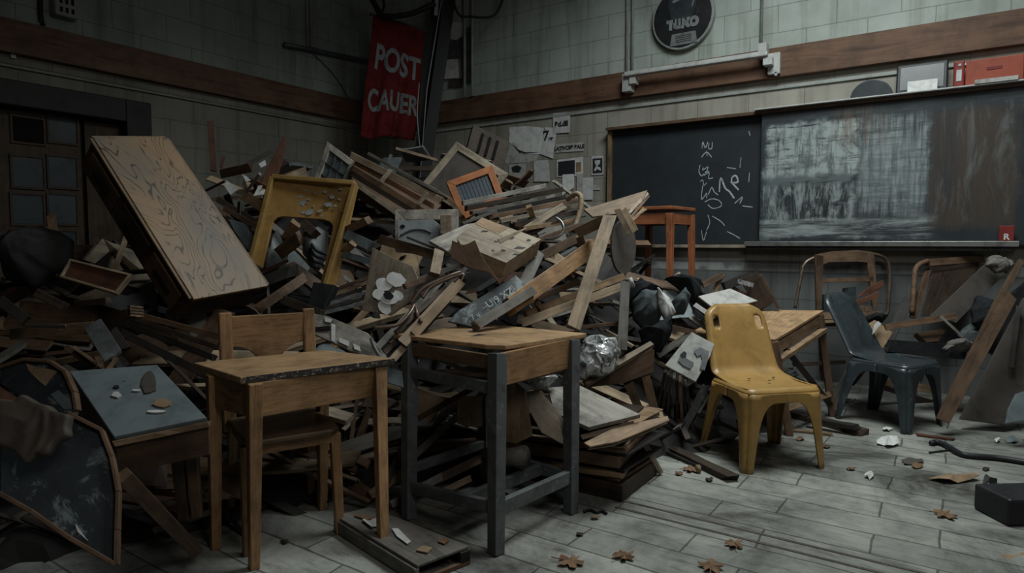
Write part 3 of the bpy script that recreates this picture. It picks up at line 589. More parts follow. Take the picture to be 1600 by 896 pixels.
# ================================================================== school desks and chairs standing clear of the heap
def leg3(name, top, foot, w0, w1, mat, parent, xdir, bev=.004):
    """tapering square leg from top to foot"""
    z = (top - foot).normalized(); x = (xdir - z * xdir.dot(z)).normalized(); y = z.cross(x)
    mid = (top + foot) / 2; Lh = (top - foot).length / 2
    mw = Matrix.Translation(mid) @ Matrix((z, y, -x)).transposed().to_4x4()          # local X runs along the leg
    vs = [Vector((s * Lh, a * w, b_ * w)) for s, w in ((-1, w1 / 2), (1, w0 / 2)) for a in (-1, 1) for b_ in (-1, 1)]
    return mesh(name, vs, BOX, mat, mw, parent, bev=bev)
def slab(name, P, th, mat, parent, bev=.004, along=None): return prism(name, P, Vector((0, 0, 1)), th, mat, parent, bev=bev, along=along)
def beamH(name, A, B, hgt, th, mat, parent, bev=.003):
    """upright board from A to B (its middle line), hgt tall"""
    a = (B - A); n = a.cross(Vector((0, 0, 1))).normalized()
    mw = basis(a, n, (A + B) / 2)
    return mesh(name, boxv(-a.length / 2, a.length / 2, -hgt / 2, hgt / 2, -th / 2, th / 2), BOX, mat, mw, parent, bev=bev)
# --- front wooden desk
ZT = .735
Tl, Tf, Tr, Tb = [onz(x, y, ZT) for x, y in ((302, 567), (376, 590), (618, 558), (508, 547))]
Tr = onz(617, 560, ZT)
o = empty('school_desk', Vector((Tf.x, Tf.y, 0)).lerp(Vector((Tb.x, Tb.y, 0)), .5), 'honey wood school desk with four plain legs and a dark chipped front edge', 'desk')
ctrD = (Tl + Tf + Tr + Tb) / 4
slab('desk_top', [Tl, Tf, Tr, Tb], .026, 'desk_light', o, bev=.005, along=Tr - Tf)
ex = (Tr - Tf).normalized()
n_ = Vector((ex.y, -ex.x, 0)); 
if n_.dot(EYE - Tf) < 0: n_ = -n_
me_edge = paint('chipped_edge', (.035, .03, .027), rough=.7, scuff=(.34, .30, .24), amt=.95, scale=34, thr=.54)
mesh('worn_edge', boxv(-(Tr - Tf).length / 2 + .008, (Tr - Tf).length / 2 - .004, -.012, .012, -.003, .003), BOX, me_edge, basis(ex, n_, (Tf + Tr) / 2 + Vector((0, 0, -.013)) + n_ * .001), o)
def inset(p, k): return p.lerp(ctrD, k)
feet = {'f': onz(397, 889), 'r': onz(599, 869), 'l': onz(337, 858)}
zt = ZT - .026
lt = {'f': at(394, 604, 0) , }
tops = {k: Vector((*inset(p, .10).xy, zt)) for k, p in (('f', Tf), ('r', Tr), ('l', Tl), ('b', Tb))}
tops['l'] = onz(334, 585, zt); tops['f'] = onz(397, 598.5, zt); tops['r'] = onz(592, 570, zt)
feet['b'] = Vector((*(tops['b'].xy), 0)) + (feet['f'] - Vector((*tops['f'].xy, 0))) * .6
for k in 'frlb': leg3('leg', tops[k], feet[k], .052, .036, 'desk', o, ex)
for a, b_ in (('f', 'r'), ('l', 'f'), ('b', 'r'), ('l', 'b')):
    off = Vector((0, 0, -.065)); beamH('apron', tops[a] + off, tops[b_] + off, .13, .02, 'desk', o)
# --- its chair, pushed up behind
ZC = .0
def pz(x, y, Z): return at(x, y, Z)
chx = Vector(((onz(515, 815) - onz(380, 862)).xy[0], (onz(515, 815) - onz(380, 862)).xy[1], 0))
B0, B1 = pz(351, 492, 2.86), pz(481, 487, 3.05)
ax = Vector((B1.x - B0.x, B1.y - B0.y, 0)); axn = ax.normalized(); fr = Vector((axn.y, -axn.x, 0))
if fr.dot(EYE - B0) < 0: fr = -fr                                                       # toward the desk
WC = ax.length; c0 = Vector((B0.x, B0.y, 0)).lerp(Vector((B1.x, B1.y, 0)), .5)
zt = (B0.z + B1.z) / 2
o = empty('school_chair', c0 + fr * .2, 'plain wooden chair with arched back cut-outs pushed up behind the honey wood desk', 'chair')
cw = basis(axn, Vector((0, 0, 1)), c0)                                             # local x across, y = away or toward, z up
fy = 1 if (cw.to_3x3() @ Vector((0, 1, 0))).dot(fr) > 0 else -1
def cp(x, y, z): return cw @ Vector((x, y * fy, z))
h = WC / 2
for s in (-1, 1):
    bar3('back_post', cp(s * h, .05, .40), cp(s * h, 0, zt + .012), .054, .03, 'desk', o, rough=0, nrm=fr, bev=.006)
    leg3('leg', cp(s * h * .92, .06, .44), cp(s * h, -.01, 0), .04, .032, 'desk', o, axn)
    leg3('leg', cp(s * h * .98, .40, .43), cp(s * h * 1.02, .42, 0), .042, .034, 'desk', o, axn)
# back board with an arch cut at each lower corner
bw, bh, ar = h - .025, .30, .10
AQ = -.135
out = [(-bw, 0), (bw, 0), (bw, AQ)] + [(bw - .115 * math.sin(t * math.pi / 16), AQ - .11 * (1 - math.cos(t * math.pi / 16))) for t in range(1, 9)] + [(bw - .13, -bh), (-bw + .13, -bh)] + [(-bw + .115 * math.sin(t * math.pi / 16), AQ - .11 * (1 - math.cos(t * math.pi / 16))) for t in range(8, 0, -1)] + [(-bw, AQ)]
P = [cp(x, .012 + .1 * (-z) * .25, zt - .005 + z) for x, z in out]
prism('backrest', P, fr, .018, 'desk', o, bev=.003, along=axn)
P = [cp(x, y, .46 + (.012 if y < .1 else 0)) for x, y in ((-h * 1.06, .06), (-h * 1.08, .3), (-h * 1.02, .44), (-h * .8, .465), (h * .8, .465), (h * 1.02, .44), (h * 1.08, .3), (h * 1.06, .06))]
slab('seat', P, .022, 'seat_wood', o, bev=.008, along=axn)
for s in (-1, 1): beamH('seat_rail', cp(s * h * .9, .06, .415), cp(s * h * .9, .42, .415), .05, .02, 'desk', o)
beamH('seat_rail', cp(-h * .9, .41, .415), cp(h * .9, .41, .415), .05, .02, 'desk', o)
# --- desk on a grey metal frame
ZT = .80
Tl, Tf, Tr, Tb = [onz(x, y, ZT) for x, y in ((614, 522), (781, 541), (917, 521), (757, 506))]
o = empty('school_desk', ((Tl + Tr) / 2) * 1, 'taller school desk with a sloping wooden top and a grey metal frame', 'desk'); o.location.z = 0
slab('desk_top', [Tl, Tl.lerp(Tf, .88), Tf.lerp(Tr, .06), Tr, Tb], .022, 'desk_light', o, bev=.005, along=Tf - Tl)
ex = (Tr - Tf).normalized(); ey = (Tl - Tf).normalized(); zt = ZT - .022
gash = [onz(x, y, ZT + .0006) for x, y in ((735, 526), (748, 522), (762, 523), (748, 525))]
mesh('gouge', [p for p in gash], [(0, 1, 2, 3)], 'ink', None, o)
tp = {'l': onz(640, 531, zt), 'f': onz(777, 552, zt), 'r': onz(893, 531, zt), 'b': onz(757, 516, zt)}
ft = {'l': onz(639, 811), 'f': onz(775, 866), 'r': onz(892, 802), 'b': None}
ft['b'] = ft['l'] + ft['r'] - ft['f']; tp['b'] = tp['l'] + tp['r'] - tp['f']
for k in 'lfrb': leg3('leg', tp[k], ft[k], .058, .05, 'steel', o, ex, bev=.003)
def on(k, z): return tp[k].lerp(ft[k], (zt - z) / zt)
beamH('side_rail', on('l', .635), on('f', .635), .045, .03, 'steel', o); beamH('side_rail', on('b', .635), on('r', .635), .045, .03, 'steel', o)
beamH('foot_rail', on('l', .135), on('f', .175), .05, .03, 'steel', o)
beamH('foot_rail', on('f', .17), on('r', .165), .06, .03, 'steel', o)
m1, m2 = on('l', .15).lerp(on('f', .17), .66), on('b', .15).lerp(on('r', .16), .66)
beamH('foot_rail', on('l', .21), on('b', .21), .04, .03, 'steel', o); beamH('foot_rail', m1, m2, .05, .03, 'steel', o); beamH('foot_rail', on('b', .16), on('r', .16), .05, .03, 'steel', o)
bx = [on('f', zt), on('r', zt), on('b', zt), on('l', zt)]
v8 = [bx[0].lerp(bx[1], .04), bx[1].lerp(bx[0], .03), bx[1].lerp(bx[2], .5), bx[0].lerp(bx[3], .5)]
beamH('apron', v8[0] + Vector((0, 0, -.07)), v8[1] + Vector((0, 0, -.062)), .135, .02, 'desk', o)
beamH('apron', on('l', zt - .04).lerp(on('f', zt - .04), .02), on('l', zt - .04).lerp(on('f', zt - .04), .98), .06, .02, 'seat_wood', o)
slab('book_tray', [p + Vector((0, 0, -.13)) for p in (bx[0], bx[1], bx[2].lerp(bx[1], .3), bx[3].lerp(bx[0], .3))], .012, 'seat_wood', o)
# --- moulded plastic chairs
def shell_chair(name, label, mat, C, yaw, seat_d, seat_w, seat_h, back_h, holes=True, lean=.16, taper=.0):
    """C on the floor at the middle of the feet, yaw = the way it faces"""
    mw = Matrix.Translation(C) @ Matrix.Rotation(yaw, 4, 'Z')
    o = empty(name, C, label, 'chair'); o.matrix_basis = mw
    hd, hw = seat_d / 2, seat_w / 2
    # seat and back in one sheet: a profile swept across
    prof = [(-hd - lean, back_h, .86)]
    for k in range(1, 9): t = k / 9; prof.append((-hd - lean * (1 - t) ** 1.0 * (1 - .1 * t), lerp(back_h, seat_h + .085, t), .88 + .08 * t))
    for k in range(1, 7): t = k / 6 * math.pi / 2; prof.append((-hd + .012 + .085 * (1 - math.cos(t)) , seat_h + .085 - .085 * math.sin(t), .96 + .04 * k / 6))
    for k in range(1, 8): t = k / 7; prof.append((-hd + .1 + (seat_d - .13) * t, seat_h - .010 * math.sin(t * math.pi) - .006 * t, 1.0))
    nx = 28; vs, fs, keep = [], [], {}
    nb = 9
    for j, (x, z, k) in enumerate(prof):
        for i in range(nx + 1):
            u = 2 * i / nx - 1; w_ = hw * k
            y = u * w_; xx, zz = x, z
            e = max(0, (abs(u) - .86) / .14)
            if j <= nb + 3:                                                              # back: rounded top corners, hollow middle, edges rolled back
                dt = (back_h - z); rc = .085
                if dt < rc: y = u * (w_ - rc + math.sqrt(max(0, rc * rc - (rc - dt) ** 2)))
                xx = x - .018 * (1 - u * u) + .0 - .03 * e * e
            else: zz = z - .008 * (1 - u * u); y *= .955
            if j == 0: xx -= .014
            vs.append(Vector((xx, y, zz)))
    def inhole(j, i):
        if not holes: return False
        x, z, _ = prof[j]; u = 2 * (i + .5) / nx - 1
        return j in (2, 3) and .56 < abs(u) < .76
    for j in range(len(prof) - 1):
        for i in range(nx):
            if not inhole(j, i): fs.append((j * (nx + 1) + i, j * (nx + 1) + i + 1, (j + 1) * (nx + 1) + i + 1, (j + 1) * (nx + 1) + i))
    so = mesh('seat_shell', vs, fs, mat, mw, o, smooth=True)
    md = so.modifiers.new('u', 'SUBSURF'); md.levels = md.render_levels = 1
    md = so.modifiers.new('s', 'SOLIDIFY'); md.thickness = .009; md.offset = -1
    # skirt and legs: a band round the seat that reaches the floor at its corners
    r = .055; per = []
    for (cx, cy, a0) in ((hd - r, hw - r, 0), (-hd + r, hw - r, 90), (-hd + r, -hw + r, 180), (hd - r, -hw + r, 270)):
        per.append((cx, cy, a0))
    pts = []
    for q, (cx, cy, a0) in enumerate(per):
        for t in range(0, 9): a = R(a0 + t * 90 / 8); pts.append((Vector((cx + r * math.cos(a), cy + r * math.sin(a))), q, (t - 4) / 4 * r * math.pi / 4, Vector((math.cos(a), math.sin(a)))))
        nx_, ny_, na = per[(q + 1) % 4]
        A = Vector((cx + r * math.cos(R(a0 + 90)), cy + r * math.sin(R(a0 + 90)))); B = Vector((nx_ + r * math.cos(R(na)), ny_ + r * math.sin(R(na)))); Ln = (B - A).length
        nn = Vector((math.cos(R(a0 + 90)), math.sin(R(a0 + 90))))
        K = 22
        for t in range(1, K):
            s = Ln * t / K; d1, d2 = s + r * math.pi / 4, Ln - s + r * math.pi / 4
            pts.append((A.lerp(B, t / K), q if d1 < d2 else (q + 1) % 4, d1 if d1 < d2 else -d2, nn))
    lw, ra = .062, .12; Rws = 14; legs = {0: ([], []), 1: ([], []), 2: ([], []), 3: ([], [])}; n = len(pts)
    def col(i):
        p, q, s, nn = pts[i]; d = abs(s) - lw; ztop = seat_h - .035
        if d <= 0: zb = 0.0
        else:
            f = min(1, d / ra); zb = (ztop - .05) * (1 - (1 - f) ** 3.2) ** (1 / 2.6)
        cx, cy, a0 = per[q]; cc = Vector((cx + r * math.cos(R(a0 + 45)), cy + r * math.sin(R(a0 + 45)))); dg = Vector((math.cos(R(a0 + 45)), math.sin(R(a0 + 45))))
        back = cx < 0
        outp = []
        for k in range(Rws + 1):
            z = lerp(ztop, zb, k / Rws); g = (1 - z / ztop)
            sh = 1 - (.36 if not back else .3) * g
            w_ = cc + (p - cc) * (sh if d <= ra else 1) + dg * (.035 * g * (1.6 if back else 1.0)) + (Vector((-.03, 0)) * g if back else Vector((0, 0)))
            rib = -.010 * max(0, 1 - abs(s) / .02) * min(1, g * 4 + .4) if d <= 0 else 0     # a groove down the corner of each leg
            w_ = w_ + nn * rib
            outp.append(Vector((w_.x, w_.y, z)))
        return outp
    cols = [col(i) for i in range(n)]
    for i in range(n):
        j = (i + 1) % n; q = pts[i][1]; vs, fs = legs[q]; k0 = len(vs); vs += cols[i] + cols[j]
        for k in range(Rws): fs.append((k0 + k, k0 + k + 1, k0 + Rws + 1 + k + 1, k0 + Rws + 1 + k))
    for q in range(4):
        vs, fs = legs[q]
        lo = mesh('leg', vs, fs, mat, mw, o, smooth=True)
        bm = bmesh.new(); bm.from_mesh(lo.data); bmesh.ops.remove_doubles(bm, verts=bm.verts, dist=1e-5); bmesh.ops.recalc_face_normals(bm, faces=bm.faces); bm.to_mesh(lo.data); bm.free()
        md = lo.modifiers.new('s', 'SOLIDIFY'); md.thickness = .01; md.offset = 0
    # rounded shoulder joining the seat to the skirt
    vs, fs = [], []
    for i in range(n):
        p, q, s, nn = pts[i]
        for t in range(5):
            a = t / 4 * math.pi / 2; vs.append(Vector((p.x - nn.x * .035 * (1 - math.sin(a)), p.y - nn.y * .035 * (1 - math.sin(a)), seat_h - .035 + .03 * math.cos(a) - .004)))
    for i in range(n):
        j = (i + 1) % n
        for t in range(4): fs.append((i * 5 + t, i * 5 + t + 1, j * 5 + t + 1, j * 5 + t))
    mesh('seat_rim', vs, fs, mat, mw, o, smooth=True, solid=.006)
    return o, mw
fl, frr, bl, brr = onz(1157, 741), onz(1280, 731), onz(1101, 703), onz(1208, 696)
C = (fl + frr + bl + brr) / 4; f2 = ((fl + frr) - (bl + brr)); yaw = math.atan2(f2.y, f2.x)
yc, ymw = shell_chair('plastic_chair', 'ochre yellow moulded plastic chair standing clear on the open floor', 'ochre', C + RT * .02, yaw, .41, .45, .455, .85, lean=.125)
for (x, y) in ((.02, .02), (-.05, .09), (-.04, -.07)):
    v, f = disc(.009, -.001, .001, 10); mesh('drain_hole', [Vector((a.x, a.z, a.y)) for a in v], f, 'ink', ymw @ Matrix.Translation(Vector((x, y, .452))), yc)
fl, bl, brr = onz(1417, 680), onz(1319, 653), onz(1356, 641)
yaw2 = math.atan2(fl.y - bl.y, fl.x - bl.x) + R(6)
C = fl.lerp(brr, .5) + Vector((.03, 0, 0))
shell_chair('plastic_chair', 'dark blue-grey plastic chair seen side-on beyond the yellow one', 'navy', C, yaw2, .42, .40, .45, .86, holes=False, lean=.2)
# ================================================================== the heap: what nobody could count, one dark mass under everything
xs0, xs1, ys0, ys1, st = -.0, 6.4, -.6, 6.28, .07
nx_, ny_ = int((xs1 - xs0) / st), int((ys1 - ys0) / st)
vs, idx, fs = [], {}, []
def hgt(x, y):
    h = heap(x, y)
    if h <= 0: return h
    return max(0, h - .14 - .10 * abs(noise.noise(Vector((x * 4, y * 4, 0)))) + .05 * noise.noise(Vector((x * 13, y * 13, 3))))
for j in range(ny_ + 1):
    for i in range(nx_ + 1):
        x, y = max(.02, xs0 + i * st), ys0 + j * st
        if hgt(x, y) > .02 or any(hgt(x + a * st, y + b * st) > .02 for a in (-1, 0, 1) for b in (-1, 0, 1)): idx[i, j] = len(vs); vs.append(Vector((x, y, hgt(x, y) if hgt(x, y) > 0 else -.01)))
for j in range(ny_):
    for i in range(nx_):
        q = [(i, j), (i + 1, j), (i + 1, j + 1), (i, j + 1)]
        if all(k in idx for k in q): fs.append(tuple(idx[k] for k in q))
r3 = random.Random(5); geo = [(vs, fs)]
for k in range(1500):                                                                  # splinters and scraps bristling out of it
    x, y = r3.uniform(0.1, 5.2), r3.uniform(-.2, 6.1); h = heap(x, y)
    if h < .12: continue
    Ls, w_, t_ = r3.uniform(.08, .38), r3.uniform(.01, .06), r3.uniform(.004, .02)
    a, b_ = r3.uniform(0, 6.28), r3.uniform(-.7, .5)
    d_ = Vector((math.cos(a) * math.cos(b_), math.sin(a) * math.cos(b_), math.sin(b_)))
    mw = basis(d_, Vector((r3.uniform(-.5, .5), r3.uniform(-.8, .1), 1)).normalized(), Vector((x, y, h - r3.uniform(.03, .13))))
    v_, f_ = plank_geo(Ls, w_, t_, 1, seg=2, seed=k); geo.append(([mw @ p for p in v_], f_))
v, f = joinv(geo)
mm, nt, b = new_mat('heap_scraps_gap_shade')
g = N(nt, 'ShaderNodeNewGeometry'); r_ = ramp(nt, [(0, (.008, .007, .007)), (.45, (.022, .017, .014)), (.75, (.045, .033, .025)), (.92, (.09, .07, .055)), (1, (.12, .125, .125))]); L(nt, g, 'Random Per Island', r_, 0)  # scrap tones kept near-black, painting in the shade of the heap's gaps
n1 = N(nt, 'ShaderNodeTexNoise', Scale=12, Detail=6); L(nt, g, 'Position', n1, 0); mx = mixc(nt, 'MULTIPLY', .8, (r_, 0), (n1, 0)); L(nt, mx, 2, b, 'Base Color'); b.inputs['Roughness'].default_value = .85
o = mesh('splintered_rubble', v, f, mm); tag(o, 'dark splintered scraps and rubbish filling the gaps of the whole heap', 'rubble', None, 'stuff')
# ================================================================== pieces one can tell apart
UPF, FACE, TOP = (0, .45, .9), (0, .15, 1), (0, .9, .45)
def window(name, label, cat, q, n, fw, th, mf, mp, off=.08, Z=None, a=None, cols=0, rows_=0, mm_=None, back=.4, group=None):
    """a framed panel: q = its four corners in the photo; parts: the frame and the sheet in it"""
    n = rel(*n); P = plane_pts(q, anch(q, off, Z, a), n)
    if n.dot(EYE - P[0]) < 0: n = -n
    c = sum(P, Vector()) / 4; o = empty(name, c, label, cat, group)
    I = [P[i] + ((P[(i + 1) % 4] - P[i]).normalized() + (P[i - 1] - P[i]).normalized()) * fw for i in range(4)]
    for i in range(4):
        j = (i + 1) % 4
        prism('frame_rail', [P[i], P[j], I[j], I[i]], n, th, mf, o, bev=.003, along=P[j] - P[i])
    if mp: prism('inset_sheet', [p - n * th * back for p in I], n, .006, mp, o, bev=0)
    for k in range(1, cols): prism('glazing_bar', [lerp(I[0], I[1], k / cols - .02) - n * .004, lerp(I[0], I[1], k / cols + .02) - n * .004, lerp(I[3], I[2], k / cols + .02) - n * .004, lerp(I[3], I[2], k / cols - .02) - n * .004], n, th * .6, mm_ or mf, o, bev=0)
    for k in range(1, rows_): prism('glazing_bar', [lerp(I[0], I[3], k / rows_ - .015) - n * .003, lerp(I[0], I[3], k / rows_ + .015) - n * .003, lerp(I[1], I[2], k / rows_ + .015) - n * .003, lerp(I[1], I[2], k / rows_ - .015) - n * .003], n, th * .6, mm_ or mf, o, bev=0)
    o['_n'] = list(n); return o, P, n
def solidbox(name, label, cat, face, n, depth, mat, off=.1, Z=None, a=None, d=None, top=None, bev=.005, cover=.012):
    """a box whose front outline is face; parts: its body and the board that covers it"""
    n = rel(*n); P = plane_pts(face, anch(face, off, Z, a), n)
    if n.dot(EYE - P[0]) < 0: n = -n
    o = empty(name, sum(P, Vector()) / len(P) - n * depth / 2, label, cat)
    prism('carcass', [p - n * cover for p in P], n, depth, mat, o, bev=bev)
    if top: prism('cover_board', P, n, cover, top, o, bev=.002)
    return o, P, n
# --- the big cabinet with the streaked veneer
mv, nt, b = new_mat('streaked_veneer')
tc = N(nt, 'ShaderNodeTexCoord'); mp = N(nt, 'ShaderNodeMapping'); mp.inputs['Scale'].default_value = (.75, 2.1, 1); L(nt, tc, 'Object', mp, 0)
n1 = N(nt, 'ShaderNodeTexNoise', Scale=1.9, Detail=3, Roughness=.5, Distortion=.55); L(nt, mp, 0, n1, 0)
ml = N(nt, 'ShaderNodeMath', operation='MULTIPLY'); ml.inputs[1].default_value = 25; L(nt, n1, 0, ml, 0); fr_ = N(nt, 'ShaderNodeMath', operation='FRACT'); L(nt, ml, 0, fr_, 0)
r1 = ramp(nt, [(0, (.12, .12, .12)), (.10, (.25, .25, .25)), (.17, (1, 1, 1)), (.9, (1, 1, 1)), (1, (.3, .3, .3))]); L(nt, fr_, 0, r1, 0)
n2 = N(nt, 'ShaderNodeTexNoise', Scale=2.6, Detail=4); L(nt, tc, 'Object', n2, 0); r2 = ramp(nt, [(.36, (.13, .11, .088)), (.5, (.195, .135, .083)), (.66, (.255, .155, .08))]); L(nt, n2, 0, r2, 0)
n3 = N(nt, 'ShaderNodeTexNoise', Scale=4.5, Detail=6); L(nt, mp, 0, n3, 0); r3_ = ramp(nt, [(.40, (.1, .1, .1)), (.5, (1, 1, 1))]); L(nt, n3, 0, r3_, 0)
mx = mixc(nt, 'MULTIPLY', 0, (r2, 0), (r1, 0)); L(nt, r3_, 0, mx, 0); L(nt, mx, 2, b, 'Base Color'); b.inputs['Roughness'].default_value = .5; b.inputs['Specular IOR Level'].default_value = .35
face = [(146, 215), (261, 215), (418, 444), (301, 465)]
nc = rel(.65, .55, .5)
P = plane_pts(face, at(280, 335, 3.3), nc)
if nc.dot(EYE - P[0]) < 0: nc = -nc
cab = empty('drawer_cabinet', sum(P, Vector()) / 4 - nc * .1, 'big tilted wooden cabinet with dark streaked veneer lying on top of the heap', 'cabinet')
lx = (P[3] - P[0]).normalized(); DP = .2
prism('carcass', [p - nc * .02 for p in P], nc, DP, 'brown', cab, bev=.006, along=P[3] - P[0])
ov = [P[0] - lx * .006, P[1] - lx * .006, P[2] + lx * .012, P[3] + lx * .012]
prism('veneered_top', ov, nc, .022, mv, cab, bev=.003, along=P[3] - P[0])
for (a0, a1) in ((0, 1), (1, 2), (3, 0)): bar3('edge_strip', P[a0] - nc * .012 , P[a1] - nc * .012, .03, .012, 'tan', cab, nrm=nc, rough=.2)
sn = nc.cross(lx).normalized(); ins = (P[1] - P[0]).normalized()
if sn.dot(P[0] - P[1]) < 0: sn = -sn
for k, (t0, t1) in enumerate(((.05, .33), (.37, .64), (.68, .95))):
    A, B = P[0].lerp(P[3], t0), P[0].lerp(P[3], t1)
    q = [A - nc * .055, B - nc * .055, B - nc * (DP - .01), A - nc * (DP - .01)]
    dr = prism('drawer', [p + sn * .014 for p in q], sn, .012, 'dark' if k == 1 else 'brown', cab, bev=.003, along=lx)
    mid = sum(q, Vector()) / 4 + sn * .016
    bar3('handle', mid - lx * .07, mid + lx * .07, .018, .014, 'gap', dr, nrm=sn, rough=0)
# --- upturned ochre chair frame
n0 = rel(-.08, .30, .95); A0 = at(478, 380, 3.7)
def onp(pts): return plane_pts(pts, A0, n0)
o = empty('upturned_chair', A0, 'ochre painted frame standing upside down on the heap with flaking paint and dark feet', 'chair frame')
flake = paint('flaking_ochre', (.34, .20, .06), rough=.55, dirt=.3, scuff=(.33, .34, .36), amt=.95, scale=14, thr=.60)
inner = [(411, 420)] + [(425, 356), (428, 347), (434, 341), (443, 339)] + [(505, 342), (514, 345), (519, 351), (518, 360)] + [(500, 442)]
outl = [(396, 412), (429, 280), (557, 290), (556, 300), (523, 448)]
prism('pierced_panel', onp([(396, 412), (429, 280), (557, 290), (523, 448)] + inner[::-1][0:1] + inner[::-1][1:]), n0, .02, flake, o, bev=.002, along=RT)
tn = n0 if n0.dot(EYE - A0) > 0 else -n0
Po = onp([(429, 280), (557, 290), (500, 488), (395, 414)])
for a_, b_ in ((0, 1), (1, 2), (3, 0)): bar3('rim', Po[a_] + tn * .018, Po[b_] + tn * .018, .03, .055, 'ochre_wood', o, nrm=tn, rough=.1, bev=.006)
fp = onp([(500, 442), (523, 448), (505, 492), (488, 484)]); prism('dark_foot', [p + tn * .052 for p in onp([(495, 444), (529, 449), (507, 496), (484, 487)])], n0, .07, 'blackpl', o, bev=.004)
for (x, y, s_, sd) in ((446, 302, 13, 1), (473, 318, 8, 2), (513, 320, 9, 3), (484, 332, 9, 4), (460, 328, 6, 5), (508, 300, 5, 6), (530, 312, 4, 7), (440, 312, 9, 8), (452, 314, 8, 9), (446, 290, 6, 10), (462, 296, 4, 11), (470, 308, 5, 12), (482, 312, 4, 13), (492, 302, 3, 14), (500, 330, 5, 15), (518, 308, 7, 16), (524, 322, 4, 17), (440, 330, 5, 18), (452, 334, 4, 19), (474, 332, 5, 20), (490, 322, 3, 21), (504, 338, 3, 22), (532, 296, 4, 23), (478, 298, 3, 24), (536, 330, 3, 25)):
    rr_ = random.Random(sd); q = [(x + s_ * rr_.uniform(.4, 1) * math.cos(a) * 1.1, y + s_ * rr_.uniform(.4, 1) * .7 * math.sin(a)) for a in [i * 6.283 / 9 for i in range(9)]]
    prism('paint_flake', [p + tn * .003 for p in onp(q)], n0, .002, 'foil', o, bev=0)
# --- framed and boxed things, top of the heap
window('old_window', 'old window with pale frame and small dusty panes propped on the heap', 'window', [(511, 221), (556, 254), (527, 318), (484, 296)], (-.25, .25, .9), .045, .035, 'white', 'glass', Z=4.6, cols=3, rows_=3, mm_='steel')
o, P, n = solidbox('moulding_tray', 'long flat drawer of mouldings sliding down the slope, one pale edge up', 'drawer', [(553, 246), (690, 318), (660, 350), (548, 284)], (.15, .6, .75), .12, 'brown', Z=4.4)
for k, (a, b_, w_, m_) in enumerate((((549, 243), (690, 314), 11, 'pale'), ((556, 255), (676, 322), 8, 'red'), ((552, 264), (664, 332), 9, 'brown'), ((550, 272), (655, 336), 8, 'dark'), ((549, 283), (622, 335), 7, 'beige'), ((575, 240), (684, 300), 5, 'grey'))):
    bar('moulding_strip', ('topmost pale moulding' if k == 0 else 'red-brown moulding just below the pale topmost one' if k == 1 else 'middle brown moulding' if k == 2 else 'dark moulding between the brown one and the pale lowest one' if k == 3 else 'lowest pale moulding' if k == 4 else 'thin grey strip behind the topmost moulding') + ' of the flat drawer by the old window', 'moulding', (*a, 4.32), (*b_, 4.12), w_, .02, m_, group='mouldings on the flat drawer')
for i, (x, y) in enumerate(((602, 275), (660, 310))): bar('wood_cleat', 'small pale cleat across the mouldings, ' + ('nearer the old window' if i == 0 else 'nearer the pale boxed frame'), 'cleat', (x - 7, y + 10, 4.15 - .06 * i), (x + 8, y - 9, 4.15 - .06 * i), 7, .02, 'beige')
bar('broken_stick', 'short pale stick poking up behind the mouldings', 'stick', (601, 268, 4.35), (611, 242, 4.35), 5, .01, 'grey')
window('framed_board', 'large pale empty frame standing on its corner beneath the black post', 'picture frame', [(713, 221), (795, 272), (740, 345), (655, 292)], (-.1, .2, 1), .055, .03, 'beige', 'dim', Z=4.95)
o, P, n = solidbox('slatted_crate', 'dark slatted crate leaning in the corner behind the pale empty frame', 'crate', [(740, 194), (798, 222), (786, 266), (727, 240)], (.2, .1, 1), .15, 'dark', Z=5.5)
for k in range(3):
    t0 = .25 + .2 * k; q = [P[0].lerp(P[1], t0).lerp(P[3].lerp(P[2], t0), .15), P[0].lerp(P[1], t0 + .07).lerp(P[3].lerp(P[2], t0 + .07), .15), P[0].lerp(P[1], t0 + .07).lerp(P[3].lerp(P[2], t0 + .07), .8), P[0].lerp(P[1], t0).lerp(P[3].lerp(P[2], t0), .8)]
    prism('slot', [p + n * .002 for p in q], n, .004, 'gap', o, bev=0)
o, P, n = window('louvred_shutter', 'small orange wooden door with blue louvres tilted near the top of the heap', 'cabinet door', [(697, 284), (769, 258), (789, 310), (722, 345)], (.1, .3, .95), .05, .035, 'orange', 'ink', Z=4.5)
I = [P[i] + ((P[(i + 1) % 4] - P[i]).normalized() + (P[i - 1] - P[i]).normalized()) * .05 for i in range(4)]
mlv = paint('blue_louvre', (.045, .065, .085), scale=9)
for k in range(9):
    t0 = (k + .15) / 9.2; prism('louvre_slat', [lerp(I[0], I[1], t0) - n * .006, lerp(I[0], I[1], t0 + .085) - n * .02, lerp(I[3], I[2], t0 + .085) - n * .02, lerp(I[3], I[2], t0) - n * .006], n, .006, mlv, o, bev=0)
bar('wood_post', 'thin brown post hanging below the orange louvred door', 'post', (703, 312, 4.4), (727, 347, 4.2), 8, .03, 'brown')
